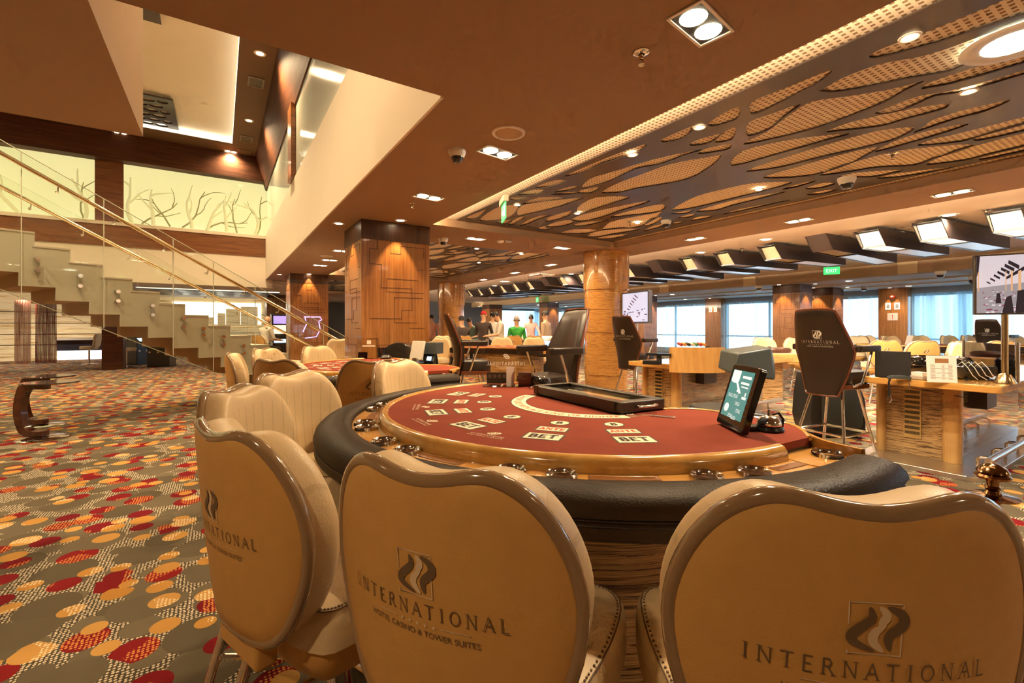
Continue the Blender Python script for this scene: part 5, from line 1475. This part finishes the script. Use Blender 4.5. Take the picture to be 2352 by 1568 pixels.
# swivel stools and gaming machines
def stool(p, rz, label):
    t = thing('swivel_stool', label, 'stool', p, rz, 'swivel stools')
    MB().lathe([(0, 0), (.23, 0), (.23, .015), (.04, .05), (.03, .06), (.03, .55), (0, .55)], 24).build('pedestal', CHROME, t)
    MB().prism(rrect(-.21, -.2, .21, .22, .08, 4), .55, .66).build('seat', TAN, t, bevel=.02)
    MB(Matrix.Translation((0, -.22, .62)) @ Matrix.Rotation(.12, 4, 'X') @ UP).prism(rrect(-.2, 0, .2, .48, .12, 4), -.05, .03).build('backrest', TAN, t, bevel=.02)
stool(fl(205, 16.6), PI - PH - 1.3, 'cream swivel stool on a chrome pedestal before the white glowing counter')
stool(fl(290, 15.3), -PH - 1.6, 'cream swivel stool half hidden behind the dark wood pier')
SLB = mat('slot_black', (.02, .018, .018), .25, coat=.4)
VIO = mat('violet_screen', (.1, .08, .3), .2, emit=(.34, .22, .95), es=1.0); CYA = mat('pale_blue_screen', (.2, .4, .5), .2, emit=(.45, .66, .85), es=1.0); PNK = mat('peach_screen', (.5, .3, .25), .2, emit=(.95, .60, .48), es=.9)
def slot(p, rz, label, low=False):
    t = thing('slot_machine', label, 'slot machine', p, rz, 'slot machines')
    T = Matrix.Rotation(PI / 2, 4, 'Z') @ UP
    pr = [(-.3, 0), (.3, 0), (.3, .75), (.42, .82), (.2, .95), (.1, 1.1), (.08, 1.0 if low else 1.75), (-.3, 1.0 if low else 1.8)]
    MB(T).prism(pr, -.32, .32).build('cabinet', SLB, t, bevel=.015)
    MB(T).add([(.405, .845, -.28), (.215, .957, -.28), (.215, .957, .28), (.405, .845, .28)], [(0, 1, 2, 3)]).build('button_deck', CYA, t)
    if not low:
        MB(T).add([(.118, 1.13, -.27), (.098, 1.42, -.27), (.098, 1.42, .27), (.118, 1.13, .27)], [(0, 1, 2, 3)]).build('screen', PNK, t)
        MB(T).add([(.1, 1.46, -.27), (.09, 1.72, -.27), (.09, 1.72, .27), (.1, 1.46, .27)], [(0, 1, 2, 3)]).build('top_screen', VIO, t)
    for s_ in (-.24, 0, .24): MB(T).tube([(.305, .5, s_), (.312, .5, s_)], .03, 12).build('button', CHROME, t)
slot(fl(325, 16.7), -PH + PI + 1.2, 'low black gaming terminal with blue buttons right of the dark pier', True)
slot(fl(372, 15.8), -PH + PI + .3, 'black gaming terminal farther right under the stairs', True)
slot(fl(648, 15.2), -PH + PI + .6, 'slot machine with violet and peach screens beside the second walnut pillar')
# reflected neon lines, built as glowing tubes on the second pillar
t = thing('neon_reflection', 'violet neon reflection built as tubes on front of the second walnut pillar', 'neon reflection', (2.05, 14.0, 1.3))
NEO = mat('violet_neon_reflection', (.3, .2, .8), .4, emit=(.40, .26, 1.0), es=2.0)
p0 = onY(718, 752, 14.0)
t.location = (p0.x, 13.985, p0.z)
MB().tube([(-.22, 0, .30), (.20, 0, .30), (.24, 0, .22), (.16, 0, .18), (.2, 0, -.05), (.1, 0, -.26), (-.2, 0, -.30)], .011, 6).build('tube', NEO, t); MB().tube([(-.2, 0, .28), (-.16, 0, .1), (-.25, 0, -.12)], .011, 6).build('tube', NEO, t)
# ---------------------------------------------------------------- gaming floor towards the windows
CUR = sheer('sheer_window_curtain', (.62, .78, .86), .5, 5, 'y'); CURD = sheer('dense_blue_curtain', (.42, .62, .74), .80, 4, 'y')
def wcurt(px0, px1, mt, label, waves=10, x=XW - .12):
    a, b = onX(px0, HY, x).y, onX(px1, HY, x).y
    curtain('window_curtain', label, min(a, b), max(a, b), x, .12, 2.52, mt, waves, .05, 'y', 'window curtains')
wcurt(1528, 1630, CUR, 'sheer curtain in the window left of the plain walnut wall pier', 14)
wcurt(1662, 1780, CUR, 'sheer curtain in wide window between wall pier and nearest window pillar', 16)
wcurt(1948, 2018, CUR, 'sheer curtain in the narrow window behind the hindmost pillar', 10)
wcurt(2094, 2236, CURD, 'dense pale blue curtain in window right of the red-signed pier', 12)
wcurt(2240, 2480, CUR, 'sheer curtain in window behind the hanging TV', 22)
wcurt(1290, 1345, CUR, 'sheer curtain in distant window left of the round column', 10); wcurt(1208, 1276, CUR, 'sheer curtain in the farthest side window', 16)
a, b = onY(1140, HY, 28.8).x, onY(1232, HY, 28.8).x
curtain('window_curtain', 'sheer curtain in end wall window behind the guests', a, b, 28.8, .1, 2.6, CUR, 12, .05, 'x', 'window curtains')
# signs on the piers
def pier_sign(Y, z, w, h, label, face, txt, tm, cat='sign'):
    t = thing('wall_sign', label, cat, (XW - .352, Y, z), -PI / 2)
    MB().b2((-w / 2, -.008, -h / 2), (w / 2, 0, h / 2)).build('plate', face, t)
    m = MB(); put(m, text_mesh(txt, h * .8, bold=.002), frame_T((0, -.009, -h * .3), (1, 0, 0), (0, 0, 1))); m.build('numerals', tm, t)
CRS = mat('cream_sign', (.8, .75, .6), .4, emit=(.9, .8, .6), es=.4); DKS = mat('sign_dark', (.08, .05, .03), .5); REDS = mat('red_sign', (.62, .05, .04), .4)
for k, dy in enumerate((.13, -.13)):
    pier_sign(13.5 + dy, 2.2, .16, .22, ['pale number plate on plain walnut pier, the one nearer the stairs side', 'pale number plate on plain walnut pier, the one nearer the TV side'][k], CRS, '88'[k], DKS)
    pier_sign(6.44 + dy, 2.1, .16, .24, ['pale number plate above red fire sign, the one nearer the stairs side', 'pale number plate above red fire sign, the one nearer the TV side'][k], CRS, '88'[k], DKS)
pier_sign(6.44, 1.72, .3, .26, 'white and red fire equipment sign on the walnut pier', mat('white_red_sign', (.75, .6, .55), .4), '!', REDS)
t = thing('alarm_light', 'red alarm light dome at the top of signed pier', 'alarm', (XW - .36, 6.44, 2.42), -PI / 2)
MB().lathe([(0, -.06), (.06, -.05), (.09, 0), (.06, .05), (0, .06)], 16).build('dome', REDS, t)
# second roulette desk behind the tablet, with curved oak screen and chip rack
rd0 = [o for o in bpy.data.objects if o.name == 'roulette_desk'][0]
tag(rd0, 'long oak and zebrano roulette desk with steel base at right, TV pole on it', None, 'roulette desks')
dup(rd0, 'second oak and zebrano roulette desk, behind the tablet display and card shuffler', (5.08, 3.80, 0), 0, 'roulette desks').scale = (.86, 1, 1)
t = thing('curved_oak_screen', 'tall curved plain oak screen wrapped round the second roulette desk', 'screen', fl(1600, 6.0, .852))
t.rotation_euler = (0, 0, -PH - .12)
pl = [(.62 * math.sin(a), -.62 * math.cos(a) + .5) for a in [-.60 + 1.2 * i / 20 for i in range(21)]]
m = MB(); k = len(pl)
m.prism(pl + [(x * .965, (y - .5) * .965 + .5) for x, y in reversed(pl)], 0, .235)
m.build('board', WOODV, t)
m = MB(); m.prism(pl + [(x * .965, (y - .5) * .965 + .5) for x, y in reversed(pl)], -.095, .0); m.build('lower_board', WOODV, t)
t = thing('chip_rack', 'clear rack of small coloured chips standing on the curved oak screen', 'chip rack', fl(1590, 6.15, .852), -PH)
MB().b2((-.22, -.05, 0), (.22, .10, .24)).build('case', ACRYL, t)
for k in range(7): MB().tube([(-.16 + k * .052, -.045, .262 + .0), (-.16 + k * .052, .07, .275)], .02, 12).build('chip_stack', CHIPC[(k * 2) % 5], t)
t = thing('keyboard_shelf', 'black keyboard and stand at left end of the second roulette desk', 'keyboard', fl(1514, 6.1, .852), -PH - .5)
MB().b2((-.16, -.06, .12), (.16, .08, .15)).build('keyboard', BLACK, t); MB().b2((-.03, -.02, 0), (.03, .03, .12)).build('stand', BLACKM, t); MB().b2((-.2, -.08, 0), (.02, .07, .05)).build('base', BLACK, t)
# pale roulette table with low drum boxes farther back
def long_table(p, rz, L, Wd, label, top, edge, base=True):
    t = thing('roulette_table', label, 'table', p, rz, 'pale roulette tables')
    MB().prism(rrect(-L / 2, -Wd / 2, L / 2, Wd / 2, .2, 5), .70, .86).build('rim', edge, t, bevel=.01)
    MB().prism(rrect(-L / 2 + .06, -Wd / 2 + .06, L / 2 - .06, Wd / 2 - .06, .16, 5), .855, .867).build('felt', top, t)
    MB().prism(rrect(-L / 2 + .35, -Wd / 2 + .3, L / 2 - .35, Wd / 2 - .3, .1, 4), 0, .70).build('base', ZEB, t)
    MB().lathe([(0, .868), (.36, .868), (.38, .92), (.34, .95), (.30, .90), (.06, .89), (.03, .97), (0, .98)], 32, (L / 2 - .55, 0, 0)).build('wheel', WALD, t)
long_table(fl(1742, 8.9), -PH - .1, 1.5, 1.0, 'pale oak roulette table behind the card shuffler, toward the window pillar', mat('pink_felt', (.55, .30, .22), .8), WOODV)
chair_l = [(1765, 9.9, 178, 'cream chair behind the pale roulette table, before the window pillar'), (1836, 9.6, 165, 'cream chair at end of the pale roulette table beside front pit chair'), (1790, 7.7, 20, 'cream chair with pale seat and chrome legs under pale roulette table edge')]
for px, d, off, tx in chair_l[:2]:
    p = fl(px, d); chair_at(p.x, p.y, cam_a + off, tx)
# card tables and chairs by the windows
def far_table(px, d, off, label):
    dup(T1, label, fl(px, d), math.radians(cam_a + off), 'card tables')
def far_chair(px, d, off, label):
    p = fl(px, d); chair_at(p.x, p.y, cam_a + off, label)
far_table(2070, 9.9, 0, 'burgundy card table behind the rate card, toward the curtained windows')
far_table(2425, 9.2, -10, 'burgundy card table behind the hanging TV pole')
R1 = [(2022, 8.2, -20, 'cream chair with back to us, half hidden by the front pit chair armrest'), (2100, 7.75, -8, 'cream chair with back to us, directly above the black box screen'), (2183, 7.7, 8, 'cream chair with back to us, just behind the rate card'),
      (2272, 7.85, -6, 'cream chair with back to us, left of the TV pole'), (2368, 7.5, 4, 'cream chair with back to us at the frame edge behind acrylic guard')]
for q in R1: far_chair(*q)
R2 = [(1966, 11.6, 130, 'far cream chair in front of the narrow window'), (1997, 12.2, 165, 'far cream chair just left of the red-signed pier'), (2057, 11.9, 178, 'far cream chair before the red-signed pier'),
      (2125, 12.1, 172, 'far cream chair before left end of the dense blue curtain'), (2196, 12.2, 185, 'far cream chair before middle of the dense blue curtain'), (2243, 12.4, 190, 'far cream chair beside the dark chair near the TV'), (2350, 12.0, 180, 'far cream chair at the frame edge by the window')]
for q in R2: far_chair(*q)
far_chair(2242, 6.75, 172, 'cream chair facing us right behind the looped white cables')
p = fl(2285, 11.2); high_at(p.x, p.y, cam_a - 75, 'dark pit chair with armrest in front of window beside TV pole')
t = thing('white_stand_card', 'tiny white tent card on the table before the blue curtain', 'card', fl(2085, 9.55, .983), -PH)
MB(Matrix.Rotation(.3, 4, 'X')).b2((-.06, -.004, .0), (.06, .004, .2)).build('card', PAPER, t)
# tables in the middle distance, left of the round column
far_table(1165, 8.3, 150, 'card table with oak rim and zebrano base behind the acrylic stand')
far_table(1228, 14.7, 0, 'distant card table where the pink-shirted dealer leans')
for px, d, off, tx in ((1012, 7.2, -95, 'cream chair with pale seat beside the side-on pit chair'), (1003, 9.4, 160, 'cream chair peeping out by the edge of the big walnut pillar'), (1152, 10.2, 178, 'cream chair facing us below the white-shirted guests'),
                       (1228, 10.0, 182, 'cream chair facing us right of the white-shirted guests'), (1176, 12.6, 10, 'cream chair with the green-shirted man on it'), (1232, 12.4, -15, 'cream chair with back to us at the pink-shirted dealer table'),
                       (1058, 12.4, 30, 'cream chair with a dark-clad guest by far round column'), (1012, 12.0, 175, 'far cream chair between the pillar and the far round column')):
    far_chair(px, d, off, tx)
t = thing('game_terminal', 'small blue lit terminal left of the facing pit chair', 'display', fl(1257, 10.4, .0), -PH)
MB().b2((-.1, -.1, 0), (.1, .1, .85)).build('stand', BLACKM, t); MB(Matrix.Translation((0, -.08, .86)) @ Matrix.Rotation(-.35, 4, 'X') @ UP).b2((-.12, 0, -.02), (.12, .3, .02)).build('case', CHROME, t)
MB(Matrix.Translation((0, -.08, .86)) @ Matrix.Rotation(-.35, 4, 'X') @ UP).b2((-.08, .05, .02), (.08, .18, .024)).build('screen', mat('blue_screen', (.1, .2, .8), .2, emit=(.2, .35, 1), es=1.5), t)
# second table's equipment: hooded shuffler, stand, cup
q = C2
p = fl(938, 4.4, 0); p.z = 0
def back_shuffler(px, d, label):
    t = thing('table_shuffler', label, 'card shuffler', fl(px, d), -PH - .6); t.scale = (1.25, 1.25, 1)
    MB().b2((-.16, -.14, 0), (.16, .2, .80)).build('pedestal', BLACKM, t, bevel=.01)
    m = MB(UP @ Matrix()); m = MB(Matrix.Translation((0, .2, 0)) @ UP); m.prism([(p_.x, p_.y) for p_ in spline([(-.2, .80), (.2, .80), (.24, .95), (.16, 1.10), (-.02, 1.15), (-.2, 1.08), (-.25, .95)], 4)], 0, .34); m.build('round_hood', mat('gloss_black_hood', (.015, .014, .014), .15, coat=.8), t, bevel=.01)
back_shuffler(938, 6.1, 'big round black shuffler hood on the dealer side of second table')
t = thing('grey_tablet_back', 'silver tablet seen from behind beside the round black shuffler', 'display', fl(955, 5.5, .0), -PH - .4)
MB().b2((-.03, -.03, 0), (.03, .03, .98)).build('post', STEEL, t); MB(Matrix.Translation((0, 0, .95)) @ Matrix.Rotation(-.3, 4, 'X') @ UP).b2((-.09, 0, -.015), (.09, .24, .015)).build('case', mat('silver_plastic', (.55, .52, .46), .35), t, bevel=.008)
t = thing('ticket_printer', 'black printer stand with small lit screen near the cream chair', 'printer', fl(988, 5.7), -PH - .3)
MB().b2((-.06, -.05, 0), (.06, .05, 1.02)).build('column', BLACKM, t); MB().b2((-.13, -.11, 1.02), (.13, .11, 1.16)).build('head', GREYP, t, bevel=.006); MB(Matrix.Translation((.05, -.12, .93)) @ Matrix.Rotation(-.5, 4, 'X')).b2((-.06, -.01, 0), (.06, .01, .09)).build('arm', BLACK, t)
MB(Matrix.Translation((.05, -.134, .945)) @ Matrix.Rotation(-.5, 4, 'X')).b2((-.03, -.004, 0), (.03, .0, .05)).build('screen', CYA, t)
t = thing('acrylic_sign_stand', 'clear acrylic stand with etched logo at end of second table', 'sign', W(845, 823, FZ), -PH)
MB(Ma).prism([(-.13, 0), (.13, 0), (.13, .24), (-.13, .24)], -.003, .003).build('pane', ACRYL, t); MB().b2((-.13, -.05, 0), (.13, .06, .005)).build('foot', ACRYL, t)
MB(Ma).b2((-.12, .0, -.012), (-.01, .075, -.006)).build('rule_card', mat('dark_rule_card', (.08, .09, .11), .3, coat=.5), t)
m = MB(Ma); m.b2((-.02, .17, .0033), (.03, .215, .0036)); m.b2((-.07, .14, .0033), (.08, .155, .0036)); m.build('etched_logo', mat('white_etching_dim', (.75, .7, .62), .5), t)
t = thing('black_cup', 'black discard cup with clear side on the second table', 'cup', W(856, 822, FZ) + Vector((.12, .05, 0)), 0)
MB().lathe([(0, 0), (.05, 0), (.055, .12), (.05, .12), (.045, .01)], 20).build('cup', mat('gloss_black_cup', (.012, .011, .011), .12, coat=.8), t)
t = thing('card_mouse', 'black rounded gadget on the second table near the big pillar', 'card reader', W(886, 823, FZ), 0)
MB().lathe([(0, 0), (.06, 0), (.068, .015), (.05, .04), (0, .05)], 20).build('body', BLACK, t)
far_chair(783, 8.6, -150, 'narrow cream chair beside the stair side of big walnut pillar')
# screen by the round column
t = thing('hanging_monitor', 'side-turned flat monitor on a pole at right edge of the round column', 'television', fl(1462, 8.6, 0), 0)
MB().lathe([(.16, 0), (.16, .02), (.03, .05), (.025, .06), (.025, 1.5)], 20).build('pole', STEEL, t)
Rm = Matrix.Translation((0, 0, 1.72)) @ Matrix.Rotation(-PH - 1.2, 4, 'Z')
MB(Rm).b2((-.40, -.04, -.30), (.40, .05, .30)).build('cabinet', mat('blue_grey_cabinet', (.10, .11, .17), .3), t, bevel=.006)
so2 = MB(Rm).b2((-.38, -.046, -.27), (.38, -.041, .27)).build('screen', mat('pale_blue_picture', (.3, .3, .4), .2, emit=(.52, .56, .74), es=.45), t)
m = MB(Rm)
for k in range(6): m.box((.05 - k * .05, -.048, .2 - k * .045), (.12 - k * .012, .003, .02), Matrix.Rotation(.5, 3, 'Y'))
for k in range(26): m.box((random.uniform(-.36, .36), -.048, random.uniform(-.26, -.02)), (random.uniform(.02, .08), .003, random.uniform(.01, .03)))
m.build('screen_picture', mat('monitor_dark_shapes', (.03, .02, .03), .3, emit=(.10, .05, .07), es=.6), so2)
# ---------------------------------------------------------------- guests and dealers
SKIN = mat('skin', (.62, .36, .22), .5); HAIR = mat('dark_hair', (.02, .014, .01), .6)
def cloth(n, c): return mat('cloth_' + n, c, .8)
def person(p, rz, label, shirt, trousers, hair=HAIR, pose='stand', lean=0, arms='down', head_pitch=0, sleeves=True, cap=None, s=1.0):
    t = thing('person', label, 'person', p, rz)
    V = []; Ed = []; Rr = []; reg = []
    def v(x, y, z, rx, ry, g, par=None):
        V.append(Vector((x, y, z))); Rr.append((rx, ry)); reg.append(g)
        if par is not None: Ed.append((par, len(V) - 1))
        return len(V) - 1
    sit = pose == 'sit'; hz = .80 if sit else .94
    L = lambda z: lean * max(0, z - hz)
    pel = v(0, 0, hz, .15, .11, 't')
    ws = v(0, L(hz + .18), hz + .17, .135, .10, 's', pel)
    ch = v(0, L(hz + .36), hz + .36, .17, .115, 's', ws)
    sh = v(0, L(hz + .5), hz + .50, .15, .085, 's', ch)
    nk = v(0, L(hz + .58) + .01, hz + .57, .05, .052, 'k', sh)
    hd = v(0, L(hz + .64) + .03 + head_pitch * .05, hz + .655, .068, .078, 'k', nk)
    ht = v(0, L(hz + .73) + .035 + head_pitch * .10, hz + .755 - abs(head_pitch) * .02, .078, .092, 'k', hd)
    v(0, L(hz + .8) + .03 + head_pitch * .14, hz + .815 - abs(head_pitch) * .04, .055, .065, 'k', ht)
    for sx in (-1, 1):
        a = v(sx * .185, L(hz + .47), hz + .49, .068, .068, 's', sh)
        if arms == 'down': e_, w_, h_ = (sx * .235, L(hz + .2) - .02, hz + .20), (sx * .24, L(hz) + .08, hz - .03), (sx * .235, L(hz) + .11, hz - .12)
        elif arms == 'fwd': e_, w_, h_ = (sx * .24, L(hz + .22) + .10, hz + .21), (sx * .19, L(hz + .2) + .34, hz + .17), (sx * .16, L(hz + .2) + .43, hz + .16)
        else: e_, w_, h_ = (sx * .29, L(hz + .25) + .14, hz + .24), (sx * .31, L(hz + .25) + .30, hz + .05), (sx * .31, L(hz + .25) + .38, hz + .04)
        e = v(*e_, .043, .043, 's', a); w = v(*w_, .032, .032, 'k', e); hh = v(*h_, .035, .022, 'k', w)
        d = (Vector(h_) - Vector(w_)).normalized()
        for f in range(4):
            q = Vector(h_) + Vector(((f - 1.5) * .017, 0, 0)) + d * .03; b = v(*q, .009, .009, 'k', hh); q2 = q + d * (.045 - .006 * abs(f - 1.5)) + Vector((0, 0, -.012)); v(*q2, .008, .008, 'k', b)
        q = Vector(h_) + Vector((-sx * .035, 0, 0)) + d * .01; v(*q, .010, .010, 'k', hh)
        hp = v(sx * .095, 0, hz - .06, .095, .095, 't', pel)
        if sit: kn, an, to = (sx * .12, .42, hz - .08), (sx * .12, .44, hz - .46), (sx * .12, .58, hz - .5)
        else: kn, an, to = (sx * .11, .02, .50), (sx * .115, -.02, .09), (sx * .125, .12, .035)
        k_ = v(*kn, .065, .065, 't', hp); an_ = v(*an, .045, .045, 't', k_); v(*to, .04, .03, 'f', an_)
    me = bpy.data.meshes.new('body'); me.from_pydata([tuple(x) for x in V], Ed, [])
    ob = bpy.data.objects.new('body', me); COL.objects.link(ob)
    sk = ob.modifiers.new('k', 'SKIN'); sk.use_smooth_shade = True
    for i, r in enumerate(Rr): me.skin_vertices[0].data[i].radius = r
    me.skin_vertices[0].data[0].use_root = True
    sb = ob.modifiers.new('u', 'SUBSURF'); sb.levels = sb.render_levels = 2
    dg = bpy.context.evaluated_depsgraph_get()
    m2 = bpy.data.meshes.new_from_object(ob.evaluated_get(dg)); bpy.data.objects.remove(ob)
    m2.materials.clear()
    for x in (shirt, trousers, SKIN, BLACKM): m2.materials.append(x)
    ix = {'s': 0, 't': 1, 'k': 2, 'f': 3}
    segs = [(V[a], V[b], reg[b] if reg[b] != reg[a] and reg[b] != 'k' else reg[b]) for a, b in Ed]
    for pg in m2.polygons:
        c = Vector(pg.center); best = 9; g = 's'
        for a, b, r in segs:
            ab = b - a; u = max(0, min(1, (c - a).dot(ab) / max(ab.length_squared, 1e-9))); dd = (c - (a + ab * u)).length
            if dd < best: best = dd; g = r
        pg.material_index = ix[g]; pg.use_smooth = True
    b = bpy.data.objects.new('body', m2); COL.objects.link(b); b.parent = t
    hc_ = V[ht]
    m = MB(Matrix.Translation(hc_) @ Matrix.Rotation(-.25, 4, 'X'))
    m.lathe([(.0, .105), (.05, .098), (.082, .06), (.092, .0), (.086, -.035)] if cap is None else [(.0, .11), (.06, .10), (.09, .06), (.096, .015), (.09, .01)], 20, (0, -.012, .0), 0, 2 * PI, .92, 1.08)
    m.build('hair' if cap is None else 'cap', hair if cap is None else cap, t)
    if cap is not None:
        MB(Matrix.Translation(hc_)).box((0, .12, .02), (.13, .10, .012)).build('cap_brim', cap, t)
    f = MB(Matrix.Translation(hc_))
    f.add([(0, .085, -.005), (-.014, .088, -.045), (.014, .088, -.045), (0, .112, -.04)], [(0, 1, 3), (0, 3, 2), (1, 2, 3)])
    f.build('nose', SKIN, t)
    f = MB(Matrix.Translation(hc_))
    for sx in (-1, 1): f.lathe([(0, -.008), (.009, 0), (0, .008)], 8, (sx * .03, .088, .0))
    f.build('eyes', HAIR, t)
    f = MB(Matrix.Translation(hc_)); f.box((0, .086, -.07), (.045, .01, .01)); f.build('mouth', mat('lips', (.4, .14, .1), .5), t)
    for sx in (-1, 1): MB(Matrix.Translation(hc_)).lathe([(0, -.03), (.014, -.015), (.016, .01), (0, .03)], 8, (sx * .085, -.01, -.02)).build('ear', SKIN, t)
    t.scale = (s, s, s)
    return t
cr_ = lambda off: math.radians(cam_a + off) - PI / 2
WHT = cloth('white', (.72, .68, .62)); BRN = cloth('dark_brown', (.06, .04, .035)); KHA = cloth('khaki', (.42, .33, .22)); NVY = cloth('black', (.02, .02, .022)); GRN = cloth('green', (.03, .30, .035)); PIN = cloth('pink', (.72, .40, .34)); BEI = cloth('beige', (.45, .34, .24)); TEA = cloth('teal', (.10, .17, .14))
GREYH = mat('grey_hair', (.32, .28, .24), .6)
person(fl(1110, 13.0), cr_(-12), 'standing person in a red cap and dark brown shirt, back to us', BRN, KHA, cap=cloth('red_cap', (.62, .02, .02)), arms='fwd', s=1.0)
person(fl(1131, 13.9), cr_(10), 'standing person in loose white shirt right behind the red-capped one', WHT, NVY, arms='fwd')
person(fl(1152, 12.7), cr_(100), 'standing person in white shirt looking down to the left', WHT, NVY, arms='fwd', head_pitch=.9, lean=.08)
person(fl(1187, 12.75), cr_(10), 'seated person in green shirt with back to us', GRN, NVY, hair=GREYH, pose='sit')
person(fl(1219, 16.0), cr_(180), 'standing dealer in pink shirt leaning with both hands on the table', PIN, NVY, arms='lean', head_pitch=.8, lean=.15)
person(fl(1254, 12.6), cr_(60), 'standing person in beige shirt beside the grey window pillar', BEI, BRN, arms='down')
person(fl(1061, 12.55), cr_(30), 'seated person in dark clothes next to the far round column', BRN, NVY, pose='sit', arms='fwd')
person(fl(1089, 14.6), cr_(150), 'person in teal top bending forward left of the red cap', TEA, NVY, arms='fwd', lean=.3, head_pitch=.6, s=.92)
person(fl(992, 16.2), cr_(180), 'person in pinkish shirt half covered by the far round column', PIN, BEI, arms='down')
p = fl(607, 13.2)
far_chair(607, 13.15, -22, 'cream chair with white-shirted person on it behind the stairs')
person(fl(607, 13.25), cr_(-22), 'seated person in white shirt with back to us at the slot machine', WHT, NVY, hair=SKIN, pose='sit', arms='fwd', lean=.12)
SKY=1.8; EXPO=1.15
# ---------------------------------------------------------------- light and camera
WARM = (1, .715, .40); WARMW = (1, .80, .56); DAY = (.72, .88, 1)
def spot(p, e, ang=100, c=WARM, blend=.7, aim=None, size=.05):
    l = bpy.data.lights.new('downlight', 'SPOT'); l.energy = e; l.color = c; l.spot_size = math.radians(ang); l.spot_blend = blend; l.shadow_soft_size = size
    o = bpy.data.objects.new('downlight_or_fill_lamp', l); COL.objects.link(o); o.location = p
    if aim is not None:
        o.rotation_euler = (Vector(aim) - Vector(p)).to_track_quat('-Z', 'Y').to_euler()
    return o
for p, e in SPOTS: spot(p, e, 150, blend=.9)
for p, e in COOLSPOTS: spot(p, e, 150, (1, .88, .70), .9)
for p, aim, e, a in WALLW: spot(p, e, a, (1, .62, .26), .5, aim, .02)
def area(p, sx, sy, e, c, rot):
    l = bpy.data.lights.new('daylight', 'AREA'); l.shape = 'RECTANGLE'; l.size = sx; l.size_y = sy; l.energy = e; l.color = c
    o = bpy.data.objects.new('daylight', l); COL.objects.link(o); o.location = p; o.rotation_euler = rot
    return o
w = bpy.data.worlds.new('sky'); S.world = w; w.use_nodes = True
nt = w.node_tree; bg = nt.nodes['Background']
bg.inputs[0].default_value = (.62, .84, 1, 1); bg.inputs[1].default_value = SKY
cam = bpy.data.cameras.new('camera'); co = bpy.data.objects.new('camera', cam); COL.objects.link(co)
co.location = (0, 0, H); co.rotation_euler = (PI / 2, 0, -PH)
cam.sensor_width = 36; cam.lens = F / 2352 * 36; cam.shift_y = (HY - 784) / 2352
cam.clip_start = .05; cam.clip_end = 200
S.camera = co
S.view_settings.view_transform = 'Standard'; S.view_settings.look = 'None'; S.view_settings.gamma = 1; S.view_settings.use_curve_mapping = False
S.view_settings.exposure = EXPO
c = S.cycles
c.use_denoising = True; c.use_adaptive_sampling = True; c.adaptive_threshold = .10; c.adaptive_min_samples = 12
c.max_bounces = 6; c.diffuse_bounces = 4; c.glossy_bounces = 3; c.transmission_bounces = 2; c.transparent_max_bounces = 12
c.caustics_reflective = False; c.caustics_refractive = False; c.sample_clamp_indirect = 6; c.sample_clamp_direct = 0
c.use_light_tree = True
